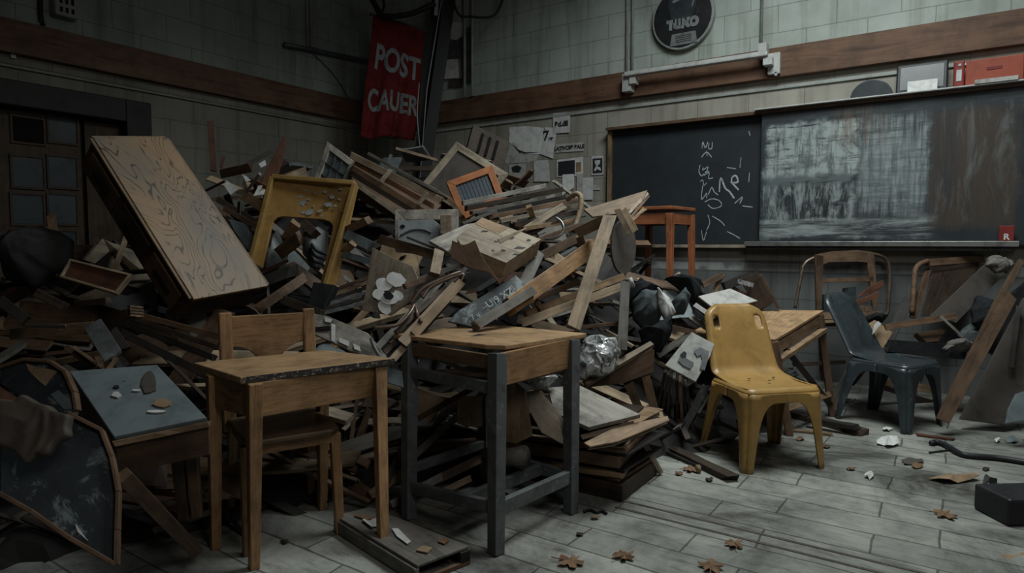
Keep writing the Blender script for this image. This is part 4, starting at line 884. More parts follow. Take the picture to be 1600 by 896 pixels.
# --- the pale boxed frame with a grey moulded seat in it
window('wooden_casing', 'pale box frame with a dark opening above the grey moulded seat', 'frame', [(617, 328), (716, 327), (714, 400), (617, 392)], (0, .2, 1), .065, .06, 'white', 'gap', Z=4.0, back=.9)
gp = [(621, 345), (676, 343), (686, 350), (690, 364), (688, 382), (676, 394), (640, 392), (622, 388)]
o = poly('moulded_shell', 'grey moulded plastic seat lying inside the pale box frame', 'seat', gp, (0, .25, 1), .02, 'greypl', Z=3.93)
nS = rel(0, .25, 1); aS = anch(gp, 0, 3.93)
prism('bolt_hole', [p + (EYE - p).normalized() * .004 for p in plane_pts([(629 + 4 * math.cos(t), 354 + 3 * math.sin(t)) for t in [i * .785 for i in range(8)]], aS, nS)], nS, .003, 'gap', o, bev=0)
tube('raised_rib', [p + (EYE - p).normalized() * .004 for p in plane_pts([(626, 368), (642, 360), (660, 359), (674, 364)], aS, nS)], .006, 'steel', o)
bar('wood_block', 'tan upright block at the side of the pale box frame', 'block', (697, 336, 3.9), (697, 365, 3.9), 18, .04, 'pale')
# --- the broken desk lid in the middle
o, P, n = solidbox('broken_desk', 'broken pale desk lying open-mouthed at the middle of the heap, its lid pocked', 'desk', [(706, 376), (753, 340), (846, 374), (791, 411)], (.18, .8, .55), .10, 'pale', Z=3.45, top='beige')
q = plane_pts([(753, 340), (795, 356), (778, 366), (742, 350)], at(776, 376, 3.445), n); prism('pale_patch', q, n, .003, 'tan', o, bev=0)
for (x, y, dx, dy) in ((797, 372, 8, 4), (812, 388, 10, 3), (786, 392, 5, 3), (826, 376, 4, 3), (775, 378, 4, 2), (806, 398, 6, 2), (757, 362, 7, 2), (834, 383, 3, 2), (770, 392, 3, 2)):
    q = plane_pts([(x - dx, y + 1), (x - dx * .3, y - dy), (x + dx, y - 1), (x + dx * .4, y + dy * .6), (x - dx * .2, y + dy * .4)], at(776, 376, 3.447), n); prism('chipped_spot', q, n, .002, 'black', o, bev=0)
poly('torn_board', 'whitish board with a dark split tucked under the pocked desk lid', 'board', [(670, 376), (730, 350), (762, 346), (745, 366), (703, 395)], (.05, .75, .6), .018, 'white', Z=3.5)
bar('splinter', 'long pointed pale splinter lying on the pocked desk lid', 'splinter', (779, 378, 3.33), (822, 357, 3.4), 9, .008, 'beige', w2=2)
v = [(705, 388), (715, 384), (714, 372), (721, 383), (731, 381), (742, 375), (749, 392), (760, 412), (777, 436), (791, 433), (780, 444), (762, 425), (742, 422), (722, 413), (704, 404)]
poly('torn_veneer', 'jagged dark sheet of torn veneer curling below the pocked desk lid', 'veneer', v, (-.2, .35, .9), .008, 'brown', Z=3.2)
bar('wood_rail', 'dark brown rail running under the grey moulded seat', 'rail', (594, 374, 3.75), (690, 402, 3.5), 15, .03, 'brown')
bar('metal_rod', 'bright metal strip along the dark rail below the grey moulded seat', 'strip', (636, 371, 3.6), (703, 398, 3.4), 4, .01, 'chrome')
bar('wood_post', 'short pale post standing under the jagged torn veneer', 'post', (686, 394, 3.42), (679, 430, 3.3), 16, .04, 'pale')
# --- board with the paper flower
o = poly('flower_board', 'pale board carrying a cut-out white paper flower', 'board', [(582, 387), (612, 402), (645, 416), (655, 440), (640, 472), (610, 493), (566, 485)], (-.15, .3, .95), .014, 'beige', Z=3.35)
nF = rel(-.15, .3, .95); aF = at(*ctr([(582, 387), (612, 402), (645, 416), (655, 440), (640, 472), (610, 493), (566, 485)]), 3.34)
def petal(cx, cy, rx, ry, an, sd):
    rr_ = random.Random(sd); ca, sa = math.cos(an), math.sin(an)
    return [(cx + rx * math.cos(t) * ca * (1 + rr_.uniform(-.12, .12)) - ry * math.sin(t) * sa, cy + rx * math.cos(t) * sa + ry * math.sin(t) * ca * (1 + rr_.uniform(-.12, .12))) for t in [i * 6.283 / 14 for i in range(14)]]
for k, (x, y, rx, ry, an) in enumerate(((600, 445, 13, 10, .2), (592, 460, 10, 9, .3), (601, 480, 9, 13, -.5), (619, 437, 15, 11, .4), (622, 462, 9, 7, .8), (608, 466, 14, 10, 0))): prism('paper_petal', plane_pts(petal(x, y, rx, ry, an, k), aF + (EYE - aF).normalized() * .002 * (k + 1), nF), nF, .001, 'white_paper', o, bev=0)
prism('flower_centre', plane_pts(petal(607, 462, 8, 6, .4, 9), aF + (EYE - aF).normalized() * .02, nF), nF, .002, 'ink', o, bev=0)
# --- sheaf of rails and tubes at the middle
for k, (a, b_, w_, m_, lab) in enumerate((((588, 545, 3.05), (700, 428, 3.4), 10, 'grey', 'grey rail at the outer side of the slanting sheaf'), ((600, 553, 3.0), (716, 432, 3.35), 8, 'brown', 'brown rail, second in the slanting sheaf'), ((618, 520, 3.02), (728, 420, 3.35), 7, 'dark', 'dark rail deep in the slanting sheaf'), ((628, 537, 2.95), (712, 447, 3.2), 17, 'pale', 'broad pale board of the slanting sheaf ending in a notched tip'), ((612, 564, 2.92), (641, 531, 3.0), 12, 'pale', 'short pale offcut at the foot of the slanting sheaf'), ((646, 524, 2.98), (722, 440, 3.22), 14, 'tan', 'tan board along the inner side of the slanting sheaf'), ((632, 448, 3.25), (692, 427, 3.35), 9, 'brown', 'brown rail crossing over the paper flower board'), ((655, 437, 3.3), (727, 412, 3.4), 8, 'grey', 'grey rail above the bent tubes'))): bar('wood_rail', lab, 'rail', a, b_, w_, .025, m_, group='slanting sheaf of rails')
poly('slate_scrap', 'dark slate strip with pale smears between the slanting rails', 'slate', [(602, 560), (690, 462), (706, 470), (624, 566)], (.1, .4, .9), .01, 'slate', Z=3.12)
for k, pts in enumerate(([(642, 476, 3.2), (660, 452, 3.22), (690, 436, 3.25), (720, 425, 3.3)], [(660, 466, 3.18), (672, 450, 3.2), (700, 436, 3.22), (724, 429, 3.25), (718, 442, 3.24)], [(584, 513, 2.98), (620, 508, 3.0), (640, 490, 3.05), (648, 477, 3.1), (652, 492, 3.08), (658, 503, 3.0)], [(580, 530, 2.9), (586, 545, 2.86), (598, 565, 2.85)])):
    tag(tube('bent_tube', [at(*p) for p in pts], .009, 'tube' if k != 3 else 'steel'), ('thin bent metal tube arching over the slanting rails, upper of two', 'hooked bent metal tube arching over the slanting rails, lower of two', 'forked metal rod lying across the slanting rails', 'curved dark metal bar at the foot of the slanting rails')[k], 'metal tube')
# --- black board with chalk marks, big beams
o = poly('chalk_slate', 'narrow blackboard piece with small chalk marks lying behind the tall table', 'slate', [(700, 502), (716, 486), (806, 430), (828, 452), (742, 512)], (.15, .6, .8), .015, 'slate', Z=3.3)
nK = rel(.15, .6, .8); aK = at(*ctr([(700, 502), (716, 486), (806, 430), (828, 452), (742, 512)]), 3.29); kx = (plane_pts([(812, 445)], aK, nK)[0] - plane_pts([(722, 500)], aK, nK)[0]).normalized()
kn = nK if nK.dot(EYE - aK) > 0 else -nK
for (s, x, y, sz) in (('U|9 XZ', 781, 466, .055), ('--', 757, 480, .04), ('. 7 u', 740, 496, .04), ('?i', 800, 452, .05)): text('chalk_mark', s, sz, 'chalk', basis(kx, kn, plane_pts([(x, y)], aK, nK)[0] + kn * .004), o, depth=0)
bar('heavy_timber', 'thick orange-brown beam slanting up toward the tall pale post', 'beam', (796, 480, 3.3), (928, 386, 3.75), 26, .07, 'desk')
bar('heavy_timber', 'greyish split end timber continuing the orange-brown beam downward', 'beam', (742, 510, 3.1), (830, 456, 3.35), 15, .06, 'grey')
bar('wood_post', 'tall pale post leaning above the sloping desk top', 'post', (895, 517, 3.25), (952, 340, 3.55), 21, .05, 'pale')
bar('cross_rail', 'pale crossbar joined to the head of the tall pale post', 'rail', (905, 363, 3.75), (950, 342, 3.57), 17, .04, 'pale')
for k, (a, b_, w_, m_) in enumerate((((820, 492, 3.5), (975, 432, 3.75), 11, 'tan'), ((816, 505, 3.42), (978, 446, 3.7), 13, 'pale'), ((822, 473, 3.6), (905, 440, 3.8), 10, 'brown'))): bar('frame_bar', ('upper tan bar of the pair behind the tall pale post', 'lower pale bar of the pair behind the tall pale post', 'brown bar above the pair behind the tall pale post')[k], 'bar', a, b_, w_, .03, m_, group='crossing bars behind the tall post')
bar('frame_post', 'square weathered post with nail holes rising beside the silver bag', 'post', (972, 547, 3.45), (977, 443, 3.6), 15, .04, 'grey')
bar('thin_rod', 'thin brown stick running level into the square weathered post', 'stick', (905, 512, 3.6), (972, 505, 3.6), 6, .02, 'brown')
bar('wood_post', 'grey-brown stub leaning below the pocked desk lid', 'post', (815, 452, 3.5), (842, 396, 3.65), 18, .04, 'grey')
bar('wood_strip', 'small tan slat fallen under the orange-brown beam', 'slat', (838, 470, 3.5), (850, 487, 3.5), 8, .02, 'tan')
# --- boards fanned beside the blackboard
poly('wood_board', 'broad brown board jutting up toward the blackboard', 'board', [(912, 327), (1012, 297), (1002, 318), (972, 333), (926, 339)], (.05, .55, .8), .015, 'tan', Z=4.2)
for k, (a, b_, w_, m_) in enumerate((((976, 340, 4.1), (1012, 302, 4.3), 5, 'beige'), ((982, 344, 4.1), (1014, 306, 4.3), 4, 'brown'), ((986, 347, 4.1), (1006, 326, 4.25), 5, 'pale'), ((972, 352, 4.0), (1010, 327, 4.2), 3, 'tan'))): bar('thin_lath', ('palest', 'brown', 'short pale', 'thinnest tan')[k] + ' lath of the fan under the jutting brown board', 'lath', a, b_, w_, .008, m_, group='laths fanned beside the stool')
P = [(975 + 19 * math.cos(t), 386 + 43 * math.sin(t)) for t in [i * 6.283 / 26 for i in range(26)]]
poly('seat_board', 'oval grey-brown chair seat hanging on edge beside the orange-brown stool', 'chair seat', P, (.55, .1, .8), .018, 'dim', Z=3.95)
for k, (a, b_) in enumerate((((965, 328), (984, 366)), ((974, 326), (993, 362)))): bar('wood_strip', ('outer', 'inner')[1 - k] + ' of two pale strips crossing the top of the oval seat', 'strip', (*a, 3.9), (*b_, 3.88), 10, .012, 'pale')
# --- layered boards along the crest
LAY = [((722, 318), (850, 291), 7, 'white', 'topmost whitish edge of the layered boards on the crest'), ((728, 326), (878, 296), 8, 'dark', 'dark board directly under the whitish top edge on the crest'), ((736, 333), (842, 312), 6, 'grey', 'grey sheet edge third down in the layered boards'), ((745, 338), (882, 308), 7, 'black', 'black sheet edge fourth down in the layered boards'), ((762, 340), (905, 312), 7, 'brown', 'brown board fifth down in the layered boards'), ((780, 346), (905, 322), 6, 'beige', 'whitish thin board sixth down in the layered boards'), ((800, 352), (902, 332), 8, 'dark', 'dark board low in the layered boards on the crest'), ((815, 358), (898, 345), 7, 'tan', 'tan board at the bottom of the layered boards')]
for k, (a, b_, w_, m_, lab) in enumerate(LAY): bar('layered_board', lab, 'board', (*a, 4.15 - .05 * k), (*b_, 4.4 - .05 * k), w_, .22, m_, group='layered boards on the crest', nrm=rel(.1, .9, .4), ) if 0 else bar('layered_board', lab, 'board', (*a, 4.15 - .05 * k), (*b_, 4.4 - .05 * k), w_, .05, m_, group='layered boards on the crest')
o = tag(tube('armrest_piece', [at(*p) for p in ((886, 312, 4.1), (900, 303, 4.05), (908, 310, 4.02), (905, 335, 4.0), (896, 362, 3.95))], .017, 'pale'), 'curved pale wooden armrest bending down at the end of the layered boards', 'armrest')
for k, (a, b_, w_, m_, lab) in enumerate((((812, 364), (880, 322), 10, 'beige', 'pale rail slanting over the layered boards'), ((818, 372), (878, 336), 9, 'dark', 'dark rail under the pale slanting rail'), ((840, 376), (905, 352), 8, 'brown', 'brown rail under the curved armrest'), ((846, 400), (904, 372), 14, 'brown', 'broad brown plank under the curved armrest'), ((760, 350), (800, 340), 8, 'pale', 'short pale stub between the louvred door and the layered boards'), ((722, 350), (775, 330), 5, 'grey', 'thin grey stick under the orange louvred door'), ((905, 368), (915, 400), 12, 'pale', 'short pale block under the crossbar of the tall post'), ((826, 322), (834, 344), 9, 'tan', 'small tan wedge standing in the layered boards'), ((803, 346), (806, 360), 9, 'tan', 'tiny tan peg beside the pocked desk lid'), ((774, 337), (778, 350), 9, 'brown', 'small brown peg above the pocked desk lid'))):
    bar('wood_piece', lab, 'wood piece', (*a, 3.85), (*b_, 3.95), w_, .03, m_)
tag(tube('bent_tube', [at(*p) for p in ((868, 340, 3.7), (878, 348, 3.68), (880, 362, 3.66), (868, 372, 3.66), (852, 374, 3.7))], .008, 'chrome'), 'small bent metal tube curled under the curved armrest', 'metal tube')
# --- below and beside the upturned ochre frame
cloth('moulded_shell', 'curved grey plastic shell seen through the ochre frame', 'plastic shell', [(470, 358), (500, 352), (512, 362), (512, 400), (496, 425), (470, 395)], 'greypl', bulge=.1, Z=3.75, n=(.3, .3, .9), crumple=.008, seed=4)
cloth('moulded_shell', 'pale curved plastic shell low behind the leg of the ochre frame', 'plastic shell', [(412, 400), (432, 360), (448, 395), (440, 425), (415, 428)], 'greypl', bulge=.08, Z=3.8, n=(0, .3, .9), crumple=.01, seed=7)
for k, (a, b_, w_, m_, lab) in enumerate((((448, 372), (462, 350), 16, 'tan', 'tan block end inside the ochre frame'), ((434, 398), (468, 372), 20, 'brown', 'brown block inside the ochre frame below the tan one'), ((476, 350), (492, 366), 14, 'dark', 'dark block in the upper corner inside the ochre frame'), ((540, 392), (553, 380), 12, 'tan', 'rounded tan chair knob just outside the ochre frame'), ((540, 366), (582, 386), 16, 'greyb', 'blue-grey board sloping away from the ochre frame'), ((538, 398), (582, 410), 10, 'greyb', 'lower blue-grey board outside the ochre frame'), ((545, 358), (576, 344), 12, 'brown', 'brown box corner above the blue-grey board'))):
    bar('wood_block' if 'b' != m_[-1] else 'painted_board', lab, 'block' if m_ != 'greyb' else 'board', (*a, 3.7), (*b_, 3.65), w_, .05, 'bluegrey' if m_ == 'greyb' else m_)
for k in range(4): tag(tube('chair_spindle', [at(486 - 2 * k, 380 + 7 * k, 3.66), at(494 - 2 * k, 392 + 8 * k, 3.62), at(510 - 3 * k, 398 + 7 * k, 3.62)], .008, 'cable'), ('uppermost', 'second', 'third', 'lowest')[k] + ' of four curved dark slots-like bars inside the ochre frame', 'bar', 'curved dark bars')
for k in range(6):
    bar('thin_strip', ('topmost', 'second', 'third', 'fourth', 'fifth', 'lowest')[k] + ' slat of the dark stack beside the ochre frame foot', 'slat', (512 - 2 * k, 458 + 6.5 * k, 3.72 - .03 * k), (574 - k, 434 + 8 * k, 3.8 - .03 * k), 6, .1, ('brown', 'tan', 'black', 'steel', 'black', 'steel')[k], group='dark stacked slats', rough=.2)
# --- pale printed sheet behind the chair
o = poly('printed_board', 'whitish flaking drawer front lying behind the arched chair back', 'drawer front', [(489, 490), (512, 494), (575, 521), (604, 557), (596, 566), (548, 549), (491, 522)], (-.1, .6, .8), .02, 'white', Z=3.05)
nQ = rel(-.1, .6, .8); aQ = at(*ctr([(489, 490), (512, 494), (575, 521), (604, 557), (596, 566), (548, 549), (491, 522)]), 3.045); qn = nQ if nQ.dot(EYE - aQ) > 0 else -nQ
for pts in ([(530, 528), (546, 534), (545, 542), (530, 535)], [(552, 537), (562, 542), (564, 550), (554, 546)], [(518, 506), (524, 508), (524, 536), (518, 533)], [(508, 496), (520, 500), (516, 505), (508, 503)]): prism('white_patch', [p + qn * .003 for p in plane_pts(pts, aQ, nQ)], nQ, .002, 'paper', o, bev=0)
prism('pull_slot', [p + qn * .003 for p in plane_pts([(491, 512), (516, 510), (516, 516), (493, 518)], aQ, nQ)], nQ, .004, 'gap', o, bev=0)
poly('slate_scrap', 'grey scrap with dark writing under the worn corner of the wooden desk', 'slate', [(598, 570), (628, 580), (630, 606), (600, 596)], (-.1, .6, .8), .01, 'bluegrey', Z=2.95)
# --- curved brown arm pieces behind the chair
bar('armrest_piece', 'brown curved arm piece lying between the cabinet and the ochre frame', 'arm', (400, 485, 3.2), (476, 434, 3.35), 15, .03, 'brown', bend=.03)
bar('armrest_piece', 'dark arm piece crossing behind the foot of the ochre frame', 'arm', (440, 468, 3.25), (504, 492, 3.2), 14, .03, 'dark')
# --- behind, toward the darker wall
bar('upright_stick', 'thin reddish stick standing upright against the darker wall', 'stick', (334, 268, 4.9), (329, 190, 4.9), 9, .03, 'red')
bar('upright_board', 'splintered red-brown board standing behind the ochre frame', 'board', (418, 292, 4.6), (446, 214, 4.6), 24, .02, 'red', w2=6)
bar('black_bar', 'slim black bar leaning toward the splintered red-brown board', 'bar', (357, 274, 4.6), (424, 236, 4.8), 6, .02, 'black')
bar('wood_stub', 'dark stub behind the splintered red-brown board', 'stub', (442, 272, 4.8), (450, 252, 4.8), 14, .03, 'dark')
bar('wood_stub', 'short red-brown stub near the upright reddish stick', 'stub', (345, 262, 4.7), (349, 245, 4.7), 5, .02, 'red')
for k, (pts, lab) in enumerate((([(350, 290), (353, 281), (372, 296), (360, 305)], 'white torn paper on dark slats above the cabinet edge'), ([(378, 272), (386, 276), (392, 282), (384, 284)], 'small white scrap below the slim black bar'), ([(396, 306), (404, 290), (410, 290), (404, 300), (414, 296), (412, 304)], 'curled white paper strips beside the ochre frame'), ([(404, 256), (414, 250), (416, 258), (408, 262)], 'faint scrap of paper high beside the splintered board'))):
    poly('paper_scrap', lab, 'paper', pts, UPF, .003, 'paper', Z=4.05, bev=0)
for k, (a, b_, m_, lab) in enumerate((((322, 298), (352, 283), 'grey', 'pale thin edge above the cabinet corner'), ((340, 312), (408, 352), 'dark', 'uppermost dark lath below the torn white paper'), ((350, 326), (420, 365), 'brown', 'brown lath, second below the torn white paper'), ((352, 340), (420, 380), 'dark', 'dark lath, third below the torn white paper'), ((362, 356), (415, 395), 'black', 'blackened lath beside the cabinet edge'), ((382, 306), (412, 325), 'tan', 'tan board end beside the curled paper strips'), ((345, 272), (392, 262), 'brown', 'brown board below the slim black bar'), ((385, 300), (406, 272), 'grey', 'grey thin strip under the splintered board'))):
    bar('broken_lath', lab, 'lath', (*a, 4.1 - .05 * k), (*b_, 4.0 - .05 * k), (4, 9, 8, 9, 8, 16, 14, 5)[k], .02, m_, group='laths between cabinet and ochre frame')
poly('pale_sheet', 'pale sheet showing between the cabinet and the ochre frame', 'sheet', [(357, 342), (380, 348), (398, 372), (395, 398), (366, 362)], UPF, .004, 'bluegrey', Z=3.8)
# --- dark side of the heap, under and before the door
cloth('cloth_bundle', 'drab cloth bundle heaped before the dark door', 'cloth', [(4, 432), (14, 385), (38, 356), (82, 358), (108, 376), (100, 398), (80, 420), (40, 445)], 'rag', bulge=.2, Z=3.3, crumple=.06, seed=3)
o, P, n = window('loose_tray', 'red-brown drawer front with thin pale edges below the leaning cabinet', 'drawer front', [(108, 404), (205, 428), (180, 459), (92, 433)], (0, .45, .9), .012, .03, 'pale', 'red', Z=3.1)
bar('broken_board', 'patched pale board lying level in the dark below the drawer front', 'board', (20, 522, 2.8), (146, 512, 2.75), 18, .03, 'tan')
bar('pale_strip', 'thin pale strip lying along the patched board', 'strip', (36, 508, 2.78), (104, 510, 2.75), 5, .01, 'grey')
tag(bar3('bent_sheet', at(146, 508, 2.7), at(176, 556, 2.6), .07, .012, 'steel', bend=.02), 'bent grey metal sheet hooked over the patched pale board', 'metal sheet')
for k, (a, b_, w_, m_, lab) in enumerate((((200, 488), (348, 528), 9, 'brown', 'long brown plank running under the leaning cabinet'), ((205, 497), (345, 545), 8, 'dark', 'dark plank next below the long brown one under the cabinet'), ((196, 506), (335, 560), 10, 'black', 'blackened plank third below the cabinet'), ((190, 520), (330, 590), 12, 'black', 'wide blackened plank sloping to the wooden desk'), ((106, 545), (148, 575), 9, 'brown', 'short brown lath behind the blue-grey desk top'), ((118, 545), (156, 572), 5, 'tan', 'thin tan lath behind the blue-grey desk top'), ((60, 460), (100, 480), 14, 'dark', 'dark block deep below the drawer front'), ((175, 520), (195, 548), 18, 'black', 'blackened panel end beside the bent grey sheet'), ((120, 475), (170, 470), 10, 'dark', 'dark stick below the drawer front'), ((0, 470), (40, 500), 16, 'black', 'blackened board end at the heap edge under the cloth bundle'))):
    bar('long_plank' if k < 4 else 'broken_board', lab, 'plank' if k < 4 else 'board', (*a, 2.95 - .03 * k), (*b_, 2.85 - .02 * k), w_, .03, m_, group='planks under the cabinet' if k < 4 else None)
for k in range(4): bar('board_end', ('topmost', 'second', 'third', 'lowest')[k] + ' pale board end in the small stack under the cabinet corner', 'board', (201, 479 + 4.6 * k, 2.93), (222, 481 + 4.6 * k, 2.96), 3.4, .12, 'tan', rough=.2, group='small stack of board ends')
# --- blue-grey desk top on its frame
o = empty('laminate_desk', at(215, 640, 2.3), 'old desk with a blue-grey top littered with scraps, half sunk in the heap', 'desk')
nD = rel(-.05, .92, .38); aD = at(215, 625, 2.35)
P = plane_pts([(108, 580), (245, 570), (323, 653), (178, 683)], aD, nD)
nd = nD if nD.dot(EYE - aD) > 0 else -nD
prism('desk_top', P, nd, .022, 'bluegrey', o, bev=.003)
dn = -nd
for a_, b_ in ((3, 2), (0, 3)):
    A, B = P[a_], P[b_]; m_ = (A + B) / 2
    q = [A + dn * .025, B + dn * .025, B + dn * .025 + Vector((0, 0, -.11)), A + dn * .025 + Vector((0, 0, -.11))]
    sN = (B - A).cross(Vector((0, 0, 1))).normalized(); prism('apron', q, sN, .02, 'brown', o, along=B - A)
bar3('split_edge', P[3] + dn * .028 + sN * 0, P[2] + dn * .028, .02, .03, 'tan', o, rough=1)
for t in (.42, .58): 
    A = P[3].lerp(P[2], t) + Vector((0, 0, -.04)) + FH * .14; leg3('leg', A, A + Vector((.0, .02, -.34)), .045, .035, 'dark' if t < .5 else 'brown', o, (P[2] - P[3]).normalized())
for (x, y, dx, dy, m_, lab) in ((234, 598, 14, 22, 'dim', 'brown curled leaf lying on the blue-grey desk top'), (254, 632, 20, 8, 'card', 'strip of card lying on the blue-grey desk top'), (183, 619, 11, 5, 'paper', 'white paper flake on the blue-grey desk top'), (214, 612, 8, 2, 'paper', 'thin white sliver on the blue-grey desk top'), (243, 645, 18, 3, 'paper', 'torn white strip near the lower edge of the blue-grey desk top'), (182, 606, 6, 3, 'ink', 'black splinter on the blue-grey desk top')):
    rr_ = random.Random(x); q = [(x + dx * math.cos(t) * rr_.uniform(.6, 1), y + dy * math.sin(t) * rr_.uniform(.6, 1)) for t in [i * 6.283 / 9 for i in range(9)]]
    tag(prism('desk_scrap', [p + nd * .006 for p in plane_pts(q, aD, nD)], nD, .005, m_, bev=0), lab, 'scrap')
bar('wood_prop', 'square brown timber sloping from the round slate to the floor', 'timber', (190, 742, 1.98), (306, 862, 2.46), 21, .04, 'brown')
# --- curved slate boards at the near corner
def slate_board(label, outline, n, Z, th, edges, scr):
    n_ = rel(*n); a_ = at(*ctr(outline), Z); P = plane_pts(outline, a_, n_); nn = n_ if n_.dot(EYE - a_) > 0 else -n_
    o = empty('round_slate', sum(P, Vector()) / len(P), label, 'slate'); prism('slate_face', P, nn, th, 'slate', o, bev=.002)
    for i in edges: bar3('edge_band', P[i] + nn * .002, P[(i + 1) % len(P)] + nn * .002, .011, th + .01, 'brown', o, nrm=nn, rough=.1)
    return o, P, nn, a_
o, P, nn, a_ = slate_board('large curved slate board with a brown edge band at the near corner of the heap', [(0, 668), (60, 646), (108, 648), (160, 674), (176, 716), (186, 770), (184, 830), (183, 884), (110, 842), (50, 800), (0, 772)], (.25, .5, .8), 1.75, .02, (2, 3, 4, 5, 6, 7, 8, 9), 1)
prism('torn_corner', [p + nn * .003 for p in plane_pts([(118, 820), (122, 832), (138, 846), (130, 836)], a_, nn)], nn, .003, 'paper', o, bev=0)
o, P, nn, a_ = slate_board('smaller round slate half hidden behind the large curved one', [(0, 576), (40, 563), (80, 566), (104, 582), (118, 614), (122, 642), (95, 646), (40, 624), (0, 600)], (.1, .35, .9), 2.1, .02, (0, 1, 2, 3, 4), 2)
prism('yellow_patch', [p + nn * .004 for p in plane_pts([(41, 568), (58, 574), (92, 580), (80, 592), (72, 604), (62, 596), (56, 590), (46, 580)], a_, nn)], nn, .003, 'card', o, bev=0)
prism('pale_smear', [p + nn * .004 for p in plane_pts([(80, 617), (92, 610), (112, 628), (116, 640), (100, 640)], a_, nn)], nn, .002, 'bluegrey', o, bev=0)
cloth('limp_sheet', 'dull brown-grey sheet draped over the large curved slate', 'sheet', [(-20, 618), (10, 622), (22, 612), (48, 626), (72, 632), (84, 644), (110, 652), (104, 672), (108, 684), (88, 694), (76, 712), (58, 708), (40, 722), (18, 704), (-20, 690)], M['sheetb'], bulge=.004, Z=1.70, n=(.2, .5, .85), crumple=.012, seed=9, flat=True, freq=6)
# --- under the desks
for k, (a, b_, w_, m_, lab) in enumerate((((648, 712, 3.2), (760, 610, 3.3), 11, 'grey', 'long grey bar slanting behind the grey metal frame'), ((652, 655, 3.3), (752, 600, 3.4), 9, 'brown', 'brown bar above the long grey one behind the metal frame'), ((640, 585, 3.2), (728, 578, 3.3), 6, 'pale', 'thin pale strip just under the sloping desk top'), ((652, 548, 3.1), (726, 578, 3.15), 7, 'grey', 'greyish bar sloping under the sloping desk top'), ((640, 770, 3.1), (756, 715, 3.3), 14, 'brown', 'brown plank low behind the grey metal frame'), ((520, 738, 3.15), (580, 775, 3.05), 16, 'brown', 'brown board corner pointing toward the metal frame, one edge'), ((576, 776, 3.02), (636, 735, 3.1), 14, 'tan', 'tan board edge meeting the brown board corner'), ((610, 790, 3.0), (690, 745, 3.1), 12, 'grey', 'grey plank lying under the foot of the metal frame'), ((560, 690, 3.3), (578, 640, 3.35), 12, 'brown', 'brown upright behind the leg of the wooden desk'), ((600, 760, 3.0), (636, 690, 3.2), 12, 'dark', 'dark slat leaning between the two desks'), ((550, 716, 3.2), (622, 690, 3.3), 8, 'dark', 'dark rail low between the two desks'), ((690, 770, 3.15), (735, 748, 3.2), 10, 'pale', 'pale offcut on the floor inside the metal frame'), ((820, 792, 3.15), (760, 758, 3.2), 9, 'dark', 'dark slat on the floor beneath the metal frame'), ((400, 740, 2.9), (480, 700, 3.1), 8, 'dark', 'dark lath behind the chair legs'), ((215, 800, 2.6), (330, 765, 2.7), 6, 'grey', 'thin grey lath near the floor behind the wooden desk'), ((240, 830, 2.5), (330, 800, 2.6), 10, 'dark', 'dark lath near the floor behind the wooden desk'))):
    bar('loose_plank', lab, 'plank', a, b_, w_, .025, m_)
bp = [(714, 626), (722, 620), (752, 620), (754, 667), (730, 668), (714, 662)]
poly('backrest_board', 'rounded tan chair back under the sloping desk top', 'chair back', bp, FACE, .02, 'tan', Z=3.05)
poly('backrest_board', 'notched tan chair back standing beside the grey metal leg', 'chair back', [(788, 600), (806, 599), (820, 610), (826, 650), (831, 682), (806, 694), (788, 690)], (-.2, .2, 1), .03, 'tan', Z=2.95)
tag(tube('wooden_roller', [at(760, 716, 3.05), at(822, 712, 2.95)], .045, 'grey', n=1, k=14), 'short thick wooden roller behind the grey metal leg', 'roller')
poly('scuffed_board', 'pale scuffed panel sloping down behind the metal frame leg', 'panel', [(821, 612), (842, 609), (870, 640), (884, 662), (879, 694), (846, 676), (826, 640)], (-.1, .6, .8), .012, 'beige', Z=3.05)
# --- the stack beside the frame
base = onz(972, 788); xa = (onz(972, 788) - onz(800, 752)); xa.z = 0; xa.normalize(); ya = Vector((-xa.y, xa.x, 0))
if ya.y < 0: ya = -ya
ST_ = [(.085, 'dark', 'lowest', 'dark box'), (.02, 'brown', 'second from bottom', 'thin brown board'), (.03, 'tan', 'third from bottom', 'tan folder-like board'), (.016, 'black', 'fourth from bottom', 'black board'), (.065, 'tan', 'fifth from bottom', 'thick tan drawer'), (.016, 'black', 'sixth from bottom', 'thin black board'), (.03, 'brown', 'seventh from bottom', 'brown board'), (.014, 'pale', 'eighth from bottom', 'thin pale board'), (.03, 'dark', 'ninth from bottom', 'dark board'), (.016, 'brown', 'tenth from bottom', 'thin brown sheet'), (.022, 'black', 'eleventh from bottom', 'black torn board'), (.012, 'tan', 'twelfth from bottom', 'thin tan sheet'), (.014, 'dark', 'thirteenth from bottom', 'thin dark sheet')]
z = 0; rs = random.Random(3)
for k, (h, m_, pos, what) in enumerate(ST_):
    an = rs.uniform(-.13, .13); mw = Matrix.Translation(base + Vector((0, 0, z)) + xa * rs.uniform(-.03, .015) + ya * rs.uniform(0, .04)) @ basis(xa, Vector((0, 0, 1)), None) @ Matrix.Rotation(an, 4, 'Z')
    s_ = 1 if (mw.to_3x3() @ Vector((0, 1, 0))).dot(ya) > 0 else -1
    Ls = .78 + rs.uniform(-.1, .05); Ws = .46 + rs.uniform(-.09, .03)
    o = box('stacked_board', -Ls, 0, min(0, s_ * Ws), max(0, s_ * Ws), 0, h - .003, m_, mw, bev=.006)
    tag(o, what + ', ' + pos + ' in the stack beside the metal desk frame', 'board', 'stack beside the metal frame'); z += h
zt_ = z
